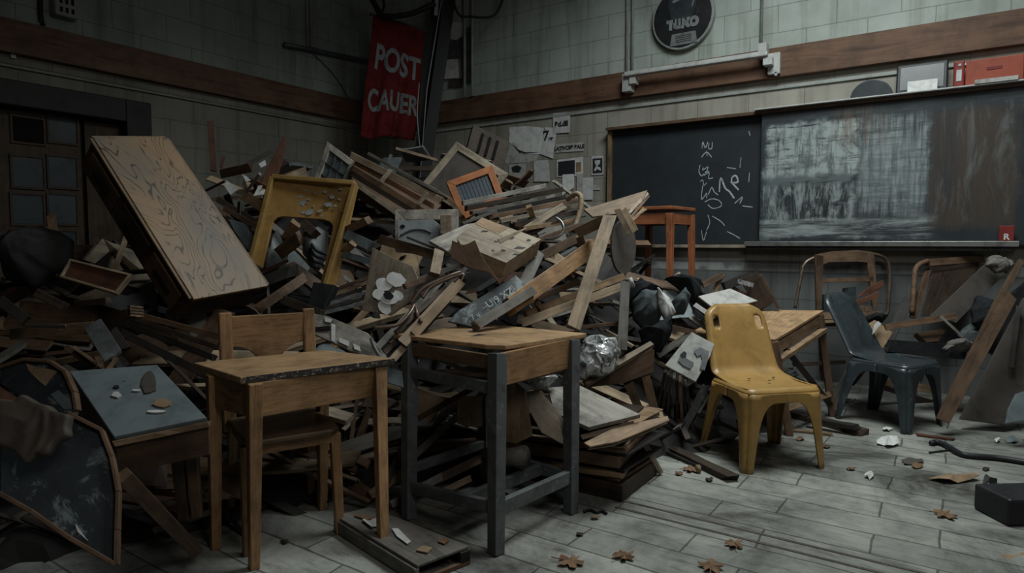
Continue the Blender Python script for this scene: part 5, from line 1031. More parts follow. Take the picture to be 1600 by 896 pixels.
for k, (pts, n, th, m_, lab, Z) in enumerate((([(912, 692), (960, 668), (1043, 650), (1046, 657), (966, 690), (922, 698)], TOP, .01, 'tan', 'tan sheet flaring out over the top of the stack', 3.0), ([(918, 702), (955, 684), (1044, 660), (1010, 676), (958, 696)], TOP, .008, 'pale', 'pale thin sheet just below the flaring tan one', 3.02), ([(856, 606), (905, 602), (1001, 648), (920, 668), (866, 645)], (0, .85, .5), .025, 'white', 'big flaking pale board lying on the stack', 3.1), ([(1003, 694), (1011, 690), (1037, 738), (1031, 742)], (.6, .1, .8), .015, 'beige', 'small pale slat leaning on the end of the stack', 3.4))):
    poly('loose_board', lab, 'board', pts, n, th, m_, Z=Z)
bar('wood_rail', 'pale batten lying over the edge of the stack', 'batten', (908, 684, 3.02), (990, 662, 3.06), 8, .015, 'pale')
# --- silver bag, tipped small desk
cloth('silver_bag', 'crumpled silver plastic sheet beside the tall sloping desk', 'plastic sheet', [(902, 560), (910, 532), (935, 522), (962, 525), (972, 545), (968, 568), (940, 588), (905, 590)], 'foil', bulge=.07, Z=3.35, crumple=.022, seed=12, freq=13)
cloth('silver_bag', 'pale plastic scoop under the corner of the sloping desk', 'plastic sheet', [(822, 592), (868, 586), (872, 590), (850, 606), (835, 606)], 'foil', bulge=.04, Z=3.15, crumple=.01, seed=13)
o = empty('tipped_desk', at(965, 600, 3.55), 'small tipped wooden desk sliding off the heap beside the silver bag', 'desk')
nT = rel(-.35, .8, .5); aT = at(965, 575, 3.4); tn = nT if nT.dot(EYE - aT) > 0 else -nT
prism('desk_top', plane_pts([(910, 592), (1016, 533), (1022, 538), (916, 602)], aT, rel(-.1, .75, .65)), rel(-.1, .75, .65), .03, 'pale', o)
prism('desk_box', plane_pts([(915, 604), (1018, 545), (1023, 548), (1021, 582), (972, 600), (918, 606)], at(965, 580, 3.45), rel(.1, .1, 1)), rel(.1, .1, 1), .16, 'brown', o)
for a, b_ in (((980, 598), (1000, 642)), ((1008, 585), (1024, 648))): bar3('leg', at(*a, 3.5), at(*b_, 3.65), .045, .035, 'tan', o, rough=.1)
# --- dark clothes, books and boxes beyond
cloth('dark_jacket', 'black crumpled jacket behind the square weathered post', 'jacket', [(984, 452), (1000, 436), (1022, 440), (1036, 452), (1020, 470), (996, 480), (984, 470)], 'cloth_dark', bulge=.12, Z=4.3, crumple=.05, seed=21)
cloth('grey_coat', 'grey coat heaped under the black jacket beneath the stool', 'coat', [(988, 470), (1010, 452), (1034, 452), (1040, 478), (1030, 505), (1008, 512), (990, 500)], 'cloth_grey', bulge=.14, Z=4.2, crumple=.05, seed=22)
cloth('black_cloth', 'black cloth spilling down below the grey coat', 'cloth', [(1000, 512), (1030, 500), (1056, 490), (1052, 520), (1034, 548), (1010, 545)], 'cloth_dark', bulge=.12, Z=4.0, crumple=.05, seed=23)
cloth('white_cloth', 'white cloth with red stains thrown over the grey coat', 'cloth', [(1028, 448), (1034, 456), (1048, 466), (1058, 488), (1050, 494), (1040, 496), (1030, 474)], 'cloth_pale', bulge=.04, Z=4.1, n=(.1, .3, .9), crumple=.02, seed=24)
cloth('white_cloth', 'white rag scrap lying on top of the black jacket', 'cloth', [(979, 436), (988, 433), (992, 448), (984, 448)], 'cloth_pale', bulge=.03, Z=4.2, crumple=.01, seed=25)
cloth('grey_garment', 'grey-blue garment lying under the leg of the stool', 'garment', [(1050, 470), (1072, 448), (1082, 462), (1068, 490), (1052, 492)], 'cloth_grey', bulge=.1, Z=4.3, crumple=.03, seed=26)
cloth('black_cloth', 'black bag slumped between the stool legs and the books', 'bag', [(1044, 436), (1062, 428), (1095, 434), (1100, 456), (1085, 472), (1062, 452)], 'cloth_dark', bulge=.1, Z=4.6, crumple=.04, seed=27)
o, P, n = solidbox('lidded_box', 'box with a pale dusty lid above the yellow chair', 'box', [(1091, 463), (1141, 451), (1184, 470), (1168, 474), (1116, 482)], (.15, .75, .6), .12, 'black', Z=4.45, top='paperd')
for k, (a, b_, m_, lab) in enumerate((((1088, 478), (1114, 496), 'paper', 'upper open book with pale pages beside the yellow chair back'), ((1080, 496), (1112, 520), 'paper', 'lower open book with pale pages beside the yellow chair back'), ((1086, 488), (1112, 508), 'blackpl', 'black book between the two open ones'))):
    bar('open_book', lab, 'book', (*a, 4.25 - .05 * k), (*b_, 4.2 - .05 * k), 7, .15, m_, rough=.2)
for k, (a, b_, w_, m_, lab) in enumerate((((1112, 468), (1128, 428), 8, 'tan', 'tan stick leaning behind the lidded box'), ((1098, 446), (1130, 430), 10, 'brown', 'brown board behind the lidded box'), ((1146, 450), (1182, 470), 5, 'brown', 'thin brown edge strip along the lidded box'), ((1132, 448), (1168, 432), 14, 'black', 'black box top behind the lidded box'), ((1170, 432), (1196, 480), 28, 'dark', 'dark cupboard side standing behind the table'), ((1188, 430), (1216, 482), 5, 'brown', 'brown edge of the dark cupboard side'), ((1154, 440), (1175, 446), 7, 'foil', 'pale crumpled wrapper behind the lidded box'), ((1050, 512), (1085, 520), 8, 'brown', 'brown folded card below the black cloth'), ((1028, 556), (1078, 522), 10, 'grey', 'grey metal-like rail beside the numbered sign'))):
    bar('storage_board', lab, 'board', (*a, 4.75 - .02 * k if k < 7 else 4.0), (*b_, 4.75 - .02 * k if k < 7 else 4.0), w_, .03, m_)
# --- numbered sign
sp_ = [(1039, 571), (1081, 519), (1116, 538), (1110, 556), (1087, 597)]
o = poly('number_sign', 'pale sign plate with a dark numeral leaning behind the yellow chair', 'sign', sp_, (-.2, .5, .85), .02, 'paperd', Z=3.85)
nG = rel(-.2, .5, .85); aG = at(*ctr(sp_), 3.845); gn = nG if nG.dot(EYE - aG) > 0 else -nG; gx = (plane_pts([(1087, 597)], aG, nG)[0] - plane_pts([(1039, 571)], aG, nG)[0]).normalized()
def gp_(pts): return [p + gn * .004 for p in plane_pts([(750 + x / 3.19, 453 + y / 3.19) for x, y in pts], aG, nG)]
prism('numeral', gp_([(1066, 306), (1098, 288), (1142, 310), (1132, 362), (1120, 404), (1094, 396), (1108, 348), (1100, 326), (1082, 334)]), nG, .002, 'steel', o, bev=0)
prism('numeral', gp_([(984, 352), (1008, 330), (1066, 366), (1048, 396), (1012, 378)]), nG, .002, 'steel', o, bev=0)
prism('dark_blot', gp_([(996, 326), (1018, 306), (1030, 318), (1026, 340), (1008, 346)]), nG, .003, 'ink', o, bev=0)
for k in range(8):
    x = 1028 + 6.5 * k; bar('magazine', ('first', 'second', 'third', 'fourth', 'fifth', 'sixth', 'seventh', 'eighth')[k] + ' from the tipped desk, dark magazine fanned on edge below the numbered sign', 'magazine', (x + 12 - 2 * k, 578 + 3 * k, 4.0), (x - 4 + 2 * k, 660 + 2 * k, 4.05), 5, .16, ('black', 'dark', 'blackpl', 'grey', 'black', 'brown', 'blackpl', 'dark')[k], rough=.3, bend=.02 * (k % 3 - 1), group='magazines fanned on edge')
bar('metal_stand', 'grey metal strut leaning below the numbered sign', 'strut', (1062, 682, 3.95), (1104, 602, 3.95), 12, .03, 'steel')
bar('metal_stand', 'thin pale strut beside the grey one near the yellow chair', 'strut', (1078, 670, 4.0), (1108, 618, 4.0), 4, .02, 'pipe')
# ================================================================== stool, table and old chairs toward the blackboard
def ground(p, off=0): return onz(p[0], p[1], off)
# orange-brown stool standing on a buried box
Zs = 5.55
o = empty('wooden_stool', at(1040, 400, Zs), 'tall orange-brown stool standing on the heap before the blackboard', 'stool')
zs = at(1048, 327, Zs - .1).z
T = [onz(x, y, zs) for x, y in ((1052, 324), (1087, 337))]
A, B = at(1050, 327, 5.35), at(1087, 338, 5.75); 
za = A.z; B.z = za; Cc = at(972, 330, 5.65); Cc.z = za; Dd = Cc + (B - A)
slab('stool_top', [A, B, Dd, Cc], .03, 'stool', o, bev=.006, along=A - Cc)
cS = (A + B + Cc + Dd) / 4
lt_ = [p.lerp(cS, .13) - Vector((0, 0, .03)) for p in (A, B, Dd, Cc)]; fz = at(1044, 462, 5.4).z
for p in lt_: leg3('leg', p, Vector((p.x, p.y, fz)) + (p - cS) * Vector((.12, .12, 0)).length * .5, .055, .04, 'stool', o, (A - Cc).normalized()) if 0 else leg3('leg', p, Vector((p.x + (p.x - cS.x) * .08, p.y + (p.y - cS.y) * .08, fz)), .055, .042, 'stool', o, (A - Cc).normalized())
for i in range(4): beamH('apron', lt_[i] - Vector((0, 0, .045)), lt_[(i + 1) % 4] - Vector((0, 0, .045)), .09, .018, 'stool', o)
cSx = Vector((cS.x, cS.y, 0)); u_ = (A - Cc).normalized(); tag(mesh('buried_box', boxv(-.3, .3, -.3, .3, 0, fz - .004), BOX, M['dark'], basis(u_, Vector((0, 0, 1)), cSx)), 'dark box under the legs of the orange-brown stool', 'box')
# low table behind the yellow chair
zt = .74
B = at(1287, 485, 4.6); A = at(1212, 530, 4.12); L1 = at(1150, 484, 4.75); w_ = A - B; P = [A, B, L1, L1 + w_]; u_ = (L1 - B).normalized()
nP = w_.cross(u_).normalized(); nP = nP if nP.z > 0 else -nP
o = empty('trestle_table', Vector((*(sum(P, Vector()) / 4).xy, 0)), 'worn wooden table with splayed braced legs behind the yellow chair', 'table')
prism('table_top', P, nP, .022, 'desk_light', o, bev=.004, along=B - A)
cT = sum(P, Vector()) / 4; d0 = Vector((0, 0, -.022))
q = [p.lerp(cT, .06) + d0 for p in P]
for i in range(4): beamH('apron', q[i] + Vector((0, 0, -.05)), q[(i + 1) % 4] + Vector((0, 0, -.05)), .075, .02, 'tan', o)
beamH('lower_rail', q[0] + Vector((0, 0, -.12)) - u_ * .03, q[1] + Vector((0, 0, -.11)) - u_ * .03, .03, .05, 'tan', o)
fB = ground((1301, 651)); leg3('leg', q[1] - u_ * 0, fB, .05, .045, 'brown', o, u_)
leg3('leg', q[0], Vector((q[0].x, q[0].y, 0)) + (fB - Vector((q[1].x, q[1].y, 0))), .05, .045, 'brown', o, u_)
for k in (2, 3): leg3('leg', q[k], Vector((q[k].x, q[k].y, 0)) + u_ * .08, .05, .045, 'brown', o, u_)
bar3('brace', q[1].lerp(fB, .78), q[0].lerp(Vector((q[0].x, q[0].y, 0)) + (fB - Vector((q[1].x, q[1].y, 0))), .72), .04, .03, 'tan', o, rough=.1)
bar3('brace', q[1].lerp(q[0], .75) + Vector((0, 0, -.1)), q[1].lerp(fB, .9), .04, .025, 'dark', o, rough=.1)
# old school chairs with metal tube frames under the blackboard
def pl(pts, Z, n=(0, .1, 1)): return plane_pts(pts, at(pts[0][0], pts[0][1], Z), rel(*n))
o = empty('tube_chair', at(1320, 480, 5.3), 'old brown wooden chair in a bent bronze tube frame under the blackboard', 'chair')
tube('tube_frame', pl([(1242, 482), (1250, 440), (1256, 415), (1270, 404), (1300, 396), (1350, 396), (1380, 402), (1390, 420), (1389, 460), (1386, 490), (1376, 503)], 5.35), .014, 'tube', o)
nb = rel(0, .12, 1); ab = at(1320, 440, 5.25)
prism('back_rail', plane_pts([(1274, 398), (1300, 393), (1340, 391), (1364, 394), (1366, 412), (1340, 409), (1296, 410), (1276, 418)], ab, nb), nb, .02, 'brown', o)
prism('back_stile', plane_pts([(1274, 398), (1287, 400), (1284, 484), (1276, 486)], ab, nb), nb, .025, 'brown', o); prism('back_stile', plane_pts([(1354, 396), (1366, 396), (1372, 480), (1364, 482)], ab, nb), nb, .025, 'brown', o)
prism('cross_rail', plane_pts([(1281, 436), (1366, 433), (1366, 440), (1281, 442)], ab, nb), nb, .02, 'brown', o)
prism('seat', plane_pts([(1268, 488), (1380, 486), (1370, 502), (1262, 506)], at(1320, 495, 5.1), rel(0, .8, .6)), rel(0, .8, .6), .025, 'brown', o)
for a, b_ in (((1282, 500), (1284, 590)), ((1366, 500), (1368, 586))): bar3('leg', at(*a, 5.15), onz(*b_), .04, .03, 'brown', o, rough=0)
bar3('seat_rail', at(1268, 505, 5.08), at(1372, 503, 5.08), .06, .02, 'dark', o, rough=0)
poly('blue_case', 'dull blue case standing on the tube-framed chair', 'case', [(1288, 460), (1326, 456), (1326, 449), (1338, 448), (1338, 484), (1288, 488)], FACE, .1, 'navy', Z=5.22)
poly('wood_offcut', 'upper curved red-brown offcut leaning in the tube-framed chair', 'offcut', [(1340, 464), (1360, 448), (1380, 438), (1382, 444), (1376, 452), (1352, 462)], FACE, .02, 'red', Z=5.0)
poly('wood_offcut', 'lower red-brown offcut leaning in the tube-framed chair', 'offcut', [(1334, 472), (1374, 456), (1372, 464), (1340, 478)], FACE, .02, 'red', Z=4.98)
bar('wood_block', 'small tan block on the seat of the tube-framed chair', 'block', (1342, 482, 4.98), (1360, 484, 4.98), 9, .05, 'tan')
cloth('black_cloth', 'black rag on the seat edge of the tube-framed chair', 'rag', [(1352, 494), (1370, 488), (1388, 492), (1380, 502), (1356, 500)], 'cloth_dark', bulge=.04, Z=4.95, crumple=.01, seed=31)
poly('parcel', 'tan parcel with a pale strip behind the dark plastic chair', 'parcel', [(1358, 508), (1367, 500), (1395, 520), (1378, 548), (1362, 528)], (.2, .5, .85), .08, 'card', Z=4.75)
poly('paper_strip', 'pale paper strip on the tan parcel', 'paper', [(1366, 508), (1372, 502), (1377, 506), (1363, 523)], (.2, .5, .85), .003, 'paper', Z=4.7, bev=0)
bar('dark_roll', 'dark rolled cloth leaning behind the tan parcel', 'roll', (1385, 540, 4.95), (1418, 470, 5.05), 14, .06, 'black')
# the leaning chair frame and boards beneath the board's far end
o = empty('leaning_chair', at(1490, 450, 5.0), 'brown wooden chair back leaning on the wall under the far end of the chalk tray', 'chair')
nl = rel(.1, .2, 1); al = at(1490, 450, 5.05)
tube('bent_side', plane_pts([(1425, 490), (1428, 450), (1430, 425), (1436, 414), (1450, 408)], al, nl), .02, 'brown', o)
prism('top_rail', plane_pts([(1450, 405), (1556, 398), (1558, 408), (1452, 416)], al, nl), nl, .03, 'brown', o)
prism('side_stile', plane_pts([(1447, 424), (1456, 422), (1432, 498), (1424, 496)], al, nl), nl, .03, 'brown', o)
prism('dark_back', plane_pts([(1458, 424), (1530, 414), (1500, 492), (1440, 494)], al, nl), nl, .015, 'dark', o)
prism('upper_lath', plane_pts([(1454, 418), (1530, 410), (1530, 418), (1454, 428)], al, nl), nl, .035, 'dark', o)
poly('dusty_board', 'wide dusty board leaning across the brown chair back', 'board', [(1454, 494), (1553, 400), (1584, 406), (1578, 420), (1494, 505)], (.05, .4, .9), .02, 'dim', Z=4.75)
cloth('dust_fluff', 'grey clump of dusty fluff caught at the top of the wide dusty board', 'fluff', [(1545, 412), (1552, 399), (1572, 402), (1586, 410), (1580, 425), (1560, 420)], 'lint', bulge=.05, Z=4.65, crumple=.03, seed=41, freq=14)
bar('broken_arm_piece', 'brown bar lying level across the foot of the dusty board', 'bar', (1384, 512, 4.6), (1492, 494, 4.6), 10, .03, 'brown')
poly('tan_board', 'tan board under the level brown bar', 'board', [(1432, 520), (1482, 512), (1466, 534), (1448, 535)], (0, .6, .8), .05, 'brown', Z=4.65)
bar('thin_rod', 'thin rod leaning beside the level brown bar', 'rod', (1470, 495, 4.5), (1506, 528, 4.4), 4, .012, 'grey')
cloth('dust_fluff', 'grey heap of fluff and rubble at the foot of the thin rod', 'fluff', [(1476, 540), (1490, 530), (1512, 528), (1524, 538), (1510, 546), (1480, 546)], 'lint', bulge=.06, Z=4.5, crumple=.03, seed=42, freq=12)
cloth('dark_sack', 'dark sack folded over behind the long brown plank', 'sack', [(1520, 480), (1534, 460), (1555, 470), (1556, 492), (1540, 510), (1524, 505)], 'cloth_dark', bulge=.08, Z=4.5, crumple=.03, seed=43)
cloth('grey_sack', 'grey sack slumped behind the long brown plank', 'sack', [(1500, 520), (1520, 504), (1540, 506), (1530, 545), (1508, 545)], 'cloth_grey', bulge=.08, Z=4.55, crumple=.03, seed=44)
poly('black_plank', 'wide black plank set on edge behind the dark plastic chair', 'plank', [(1392, 531), (1514, 540), (1508, 562), (1386, 550)], (0, .2, 1), .04, 'blackpl', Z=4.6)
pp = [(1464, 654), (1482, 661), (1502, 624), (1590, 468), (1574, 458), (1600, 408), (1592, 404), (1560, 462)]
poly('notched_plank', 'long notched brown plank leaning at the picture edge before the grey panels', 'plank', [(1464, 654), (1484, 662), (1589, 468), (1576, 456), (1600, 410), (1594, 404), (1560, 460)], (-.3, .25, .9), .035, 'brown', Z=4.15)
poly('leaning_board', 'large dull grey board leaning behind the long notched plank', 'board', [(1500, 655), (1570, 664), (1640, 560), (1640, 470), (1600, 465)], (-.2, .35, .9), .025, 'dim', Z=4.3)
poly('black_board', 'black board standing behind the large dull grey one', 'board', [(1540, 548), (1580, 460), (1640, 410), (1640, 560), (1580, 570)], (-.1, .2, 1), .03, 'blackpl', Z=4.6)
bar('black_bar', 'slim black bar standing before the black board', 'bar', (1580, 575, 4.25), (1592, 480, 4.35), 7, .03, 'black')
poly('rounded_edge', 'pale worn corner of a bluish tray lying against the dull grey board', 'tray', [(1576, 640), (1588, 616), (1600, 612), (1640, 612), (1640, 650), (1572, 662)], (-.2, .4, .9), .02, 'bluegrey', Z=3.9)
for k, (a, b_, w2_, m_, lab) in enumerate((((1295, 640), (1330, 580), 14, 'grey', 'grey board leaning under the worn wooden table'), ((1240, 570), (1320, 566), 6, 'dark', 'dark rail under the worn wooden table'), ((1375, 596), (1460, 610), 12, 'tan', 'tan plank on the floor behind the dark plastic chair'), ((1380, 606), (1470, 634), 8, 'dark', 'dark plank beside the tan one behind the dark plastic chair'), ((1390, 575), (1440, 592), 9, 'brown', 'brown slat low behind the dark plastic chair'), ((1330, 600), (1362, 560), 10, 'brown', 'brown stick behind the legs of the dark plastic chair'))):
    P_, Q_ = (onz(a[0], a[1] + 60 if 0 else a[1], max(0.02, .0))), None
    Za = (onz(a[0], max(a[1], 640)) - EYE).dot(FW) * 1.02
    bar('loose_plank', lab, 'plank', (*a, min(5.0, Za)), (*b_, min(5.1, Za + .15)), w2_, .025, m_)
# ================================================================== on the open floor
def fbar(name, lab, cat, p, q, w, t, m_, z=0., **kw):
    P_, Q_ = onz(*p, z + t / 2), onz(*q, z + t / 2); return tag(bar3(name, P_, Q_, w, t, m_, nrm=Vector((0, 0, 1)), **kw), lab, cat)
fbar('floor_plank', 'dark splintered plank lying beside the yellow chair leg', 'plank', (1040, 698), (1140, 746), .07, .035, 'dark', rough=1)
fbar('floor_plank', 'thin dark lath under the splintered plank by the yellow chair', 'plank', (1042, 708), (1095, 730), .03, .02, 'black', rough=1)
fbar('floor_plank', 'dark plank lying beyond the yellow chair', 'plank', (1243, 648), (1349, 676), .09, .04, 'dark', rough=.6)
fbar('floor_plank', 'second dark plank tucked beside the one beyond the yellow chair', 'plank', (1262, 655), (1340, 668), .06, .03, 'black', z=.042, rough=.6)
fbar('floor_plank', 'splintered brown sliver beyond the yellow chair', 'sliver', (1232, 672), (1298, 679), .05, .015, 'tan', rough=1)
fbar('floor_plank', 'reddish sliver of wood lying past the dark plastic chair', 'sliver', (1434, 680), (1490, 687), .035, .015, 'red', rough=1)
tag(tube('hooked_rod', [onz(x, y, .018) for x, y in ((1455, 693), (1462, 691), (1476, 695), (1500, 709), (1520, 713), (1560, 716), (1610, 724))], .016, 'blackpl'), 'black rod with a bent end lying on the floor near the picture edge', 'rod')
fbar('thin_rod', 'thin stick lying beneath the bent end of the black rod', 'stick', (1452, 708), (1482, 704), .012, .01, 'black')
def scrap(name, lab, cat, x, y, dx, dy, m_, sd, z=.004, k=11, jag=.5, th=.003, cr=.0):
    rr_ = random.Random(sd); q = [onz(x + dx * math.cos(t) * rr_.uniform(1 - jag, 1), y + dy * math.sin(t) * rr_.uniform(1 - jag, 1), 0) for t in [i * 6.283 / k for i in range(k)]]
    c = sum(q, Vector()) / k; vs = [Vector((0, 0, cr))] + [p - c + Vector((0, 0, rr_.uniform(0, cr))) for p in q]
    return tag(mesh(name, vs, [(0, i + 1, (i + 1) % k + 1) for i in range(k)], m_, Matrix.Translation(c + Vector((0, 0, z))), solid=th), lab, cat)
scrap('crumpled_paper', 'white crumpled paper on the floor before the dark plastic chair', 'paper', 1389, 695, 22, 8, 'paper', 1, cr=.05)
scrap('paper_scrap', 'small white paper scrap behind the crumpled white paper', 'paper', 1386, 673, 10, 4, 'paper', 2, cr=.02)
scrap('paper_scrap', 'small white fleck of paper on the bare floor beyond the yellow chair', 'paper', 1359, 747, 9, 5, 'paper', 3, cr=.02)
scrap('paper_scrap', 'pale scraps of paper near the bend of the black rod', 'paper', 1558, 691, 6, 3, 'paper', 4, cr=.02)
scrap('paper_scrap', 'pale torn scrap beside the black rod at the picture edge', 'paper', 1580, 690, 12, 5, 'bluegrey', 5, cr=.02)
scrap('bark_strip', 'curled strip of brown bark in the middle of the bare floor', 'bark', 1488, 752, 48, 7, 'card', 6, cr=.03, jag=.6)
scrap('bark_strip', 'small brown bark bits beside the curled strip', 'bark', 1432, 731, 14, 4, 'leaf', 7, cr=.02)
scrap('flaked_sheet', 'pale flake of floor covering near the brown bark bits', 'flake', 1424, 724, 20, 5, 'dim', 15, cr=.015)
def leaf(lab, x, y, s, a, sd):
    rr_ = random.Random(sd); c = onz(x, y, .006); vs = [Vector((0, 0, .012))]; k = 20
    for i in range(k):
        t = i * 6.283 / k; r_ = s * (.45 + .55 * abs(math.cos(2.5 * t)) ** 1.3) * rr_.uniform(.8, 1.1)
        vs.append(Vector((r_ * math.cos(t + a), r_ * math.sin(t + a), rr_.uniform(0, .015))))
    o = tag(mesh('dry_leaf', vs, [(0, i + 1, (i + 1) % k + 1) for i in range(k)], 'leaf', Matrix.Translation(c), solid=.002), lab, 'leaf', 'dry leaves on the floor')
    tube('leaf_stalk', [c + Vector((0, 0, .006)), c + Vector((s * 1.3 * math.cos(a + 3), s * 1.3 * math.sin(a + 3), .01))], .002, 'leaf', o, n=1, k=5)
leaf('largest tan dry leaf on the floor before the tall sloping desk', 892, 880, .06, .4, 1)
leaf('small curled brown leaf past the large tan one', 976, 871, .045, 1.2, 2)
leaf('brown dry leaf lying on a dark stain below the yellow chair', 1147, 852, .042, 2.2, 3)
leaf('reddish flat leaf fragment on the floor strips near the black box', 1478, 806, .05, .3, 4)
leaf('half-crushed brown leaf at the bottom edge below the floor strip', 1112, 888, .05, 1.9, 5)
leaf('crumbling brown leaf in the debris beside the foot of the yellow chair', 1080, 735, .05, .9, 6)
v, f = disc(.022, -.02, .02, 14)
tag(tube('wooden_ball', [onz(1088, 733, .022), onz(1094, 733, .022)], .022, 'tan', n=1, k=12), 'small round wooden knob in the debris beside the yellow chair', 'knob')
tag(tube('twisted_wire', [onz(x, y, .008) for x, y in ((912, 800), (922, 797), (932, 801), (940, 799), (948, 803))], .006, 'cable'), 'twisted scrap of black wire on the floor by the grey metal leg', 'wire')
for k, (x, y) in enumerate(((1060, 742), (1108, 752), (930, 812), (905, 838), (1250, 688), (1540, 735), (1330, 735), (1290, 700), (700, 880), (445, 850))): scrap('wood_chip', ('chip of wood on the floor ' + ('beside the leaf debris', 'before the splintered plank', 'below the twisted wire', 'near the large tan leaf', 'beyond the yellow chair leg', 'under the black rod', 'near the white fleck of paper', 'behind the yellow chair', 'in front of the broken floor box', 'between the legs of the wooden desk')[k]), 'wood chip', x, y, 8, 3, ('brown', 'dark')[k % 2], 20 + k, cr=.01)
# black box at the picture edge and the brown rag
c = onz(1590, 808); o = tag(box('black_box', -.13, .17, -.1, .1, 0, .12, 'blackpl', Matrix.Translation(c) @ Matrix.Rotation(R(38), 4, 'Z'), bev=.012), 'black box lying on the floor at the picture edge', 'box')
scrap('torn_cardboard', 'torn black flap leaning from the black box', 'flap', 1545, 778, 16, 8, 'blackpl', 12, z=.05, cr=.05)
cloth('brown_rag', 'torn brown rag on the floor at the bottom corner', 'rag', [(1545, 868), (1560, 858), (1600, 864), (1630, 880), (1600, 905), (1570, 890)], 'card', bulge=.03, Z=2.55, n=(0, .95, .3), crumple=.02, seed=51, off=0)
# broken floor box under the desk legs
A, B, C2 = onz(524, 806, .07), onz(652, 884, .07), onz(733, 853, .07); D2 = onz(578, 792, .07)
o = empty('broken_panel_box', onz(640, 850), 'flat broken box with peeling grey skin and rubbish on it under the desk legs', 'box')
slab('skin', [A, B, C2, D2], .012, M['grey'], o, bev=.003, along=B - A)
for p, q in ((A, B), (B, C2), (D2, C2), (A, D2)):
    gap_ = (p is B); d_ = Vector((0, 0, -.045))
    if gap_: beamH('side_rail', p + Vector((0, 0, -.06)), q + Vector((0, 0, -.06)), .018, .02, 'brown', o); beamH('end_block', p.lerp(q, .8) + Vector((0, 0, -.035)), q + Vector((0, 0, -.035)), .045, .02, 'black', o)
    else: beamH('side_rail', p + Vector((0, 0, -.04)), q + Vector((0, 0, -.04)), .055, .02, 'grey', o)
def bscrap(lab, pts, m_, zz=.078): 
    P_ = [onz(x, y, zz) for x, y in pts]; tag(prism('box_scrap', P_, Vector((0, 0, 1)), .004, m_, bev=0), lab, 'scrap')
bscrap('white paper strip on the flat broken box under the desk', [(612, 826), (622, 826), (642, 846), (636, 850), (620, 838)], 'paper'); bscrap('pale paper behind the desk leg on the flat broken box', [(566, 812), (590, 810), (592, 822), (580, 824)], 'paperd'); bscrap('thin white sliver on the flat broken box', [(566, 812), (569, 811), (584, 823), (580, 823)], 'paper', .084)
bscrap('tan wood flake at the far end of the flat broken box', [(650, 860), (660, 853), (676, 856), (668, 864)], 'card'); bscrap('brown flake near the back of the flat broken box', [(553, 806), (560, 803), (586, 808), (578, 814)], 'leaf'); bscrap('tan curled flake beside the white strip on the flat broken box', [(684, 846), (692, 840), (702, 845), (694, 850)], 'leaf')
# metal floor strips
for k, (pa, pb) in enumerate((((985, 789), (1600, 934)), ((985, 797), (1560, 952)))):
    y_ = onz(1150, (826, 840)[k]).y; x0_ = onz(965, 790).x
    tag(box('floor_strip', x0_, 6.5, y_ - .008, y_ + .008, 0, .003, 'dim'), ('farther', 'nearer')[k] + ' of two thin metal strips let into the floor', 'strip', 'metal strips in the floor')
# ================================================================== the many other boards of the heap, each its own piece
LM = {'the leaning cabinet': (285, 340), 'the ochre frame': (475, 330), 'the old window': (520, 260), 'the mouldings': (620, 290), 'the empty frame': (720, 275), 'the orange louvres': (742, 300), 'the moulded seat': (655, 365), 'the pocked desk lid': (770, 375),
      'the paper flower': (605, 460), 'the slanting rails': (665, 490), 'the chalked slate': (765, 475), 'the tall pale post': (922, 430), 'the jutting board': (960, 315), 'the oval seat': (975, 386), 'the square post': (974, 495), 'the silver sheet': (936, 555), 'the tipped desk': (965, 580),
      'the black jacket': (1010, 460), 'the numbered sign': (1078, 558), 'the lidded box': (1138, 466), 'the flaking drawer front': (545, 525), 'the arched chair': (415, 520), 'the red tray': (150, 432), 'the cloth bundle': (55, 400), 'the blue-grey desk': (215, 630), 'the round slate': (90, 700),
      'the bent grey sheet': (160, 530), 'the stack': (930, 730), 'the metal frame': (700, 700), 'the wooden desk': (460, 620), 'the layered boards': (820, 320), 'the torn white paper': (362, 292), 'the splintered board': (432, 255)}
def proj(p):
    q = p - EYE; z = q.dot(FW); return (W2 + F * q.dot(RT) / z, H2 - F * q.dot(UP) / z, z)
rf = random.Random(77); used, fill, tries = set(), [], 0
TONE = [('pale', 'pale', 2.0), ('beige', 'whitish', 1.2), ('tan', 'tan', 2.2), ('brown', 'brown', 2.6), ('red', 'red-brown', .8), ('dark', 'dark', 2.6), ('black', 'blackened', 1.6), ('grey', 'grey', 1.8), ('white', 'flaking white', .7)]
KIND = [('board', (.35, .75), (.06, .12), 1.2), ('lath', (.35, .9), (.012, .03), 3.0), ('batten', (.3, .7), (.03, .05), 1.8), ('slat', (.25, .5), (.05, .08), 1.5), ('panel', (.25, .45), (.14, .24), .5), ('offcut', (.12, .25), (.05, .1), .9), ('folder', (.2, .3), (.14, .2), 1.3)]
ODD = [('card', 'cardboard'), ('paperd', 'dull paper'), ('blackpl', 'black'), ('bluegrey', 'blue-grey'), ('greypl', 'grey'), ('paper', 'white paper'), ('cloth_grey', 'grey cloth')]
NAME = {'board': 'loose_board', 'lath': 'loose_lath', 'batten': 'loose_batten', 'slat': 'loose_strip', 'panel': 'loose_sheet', 'offcut': 'wood_offcut', 'folder': 'loose_folder'}
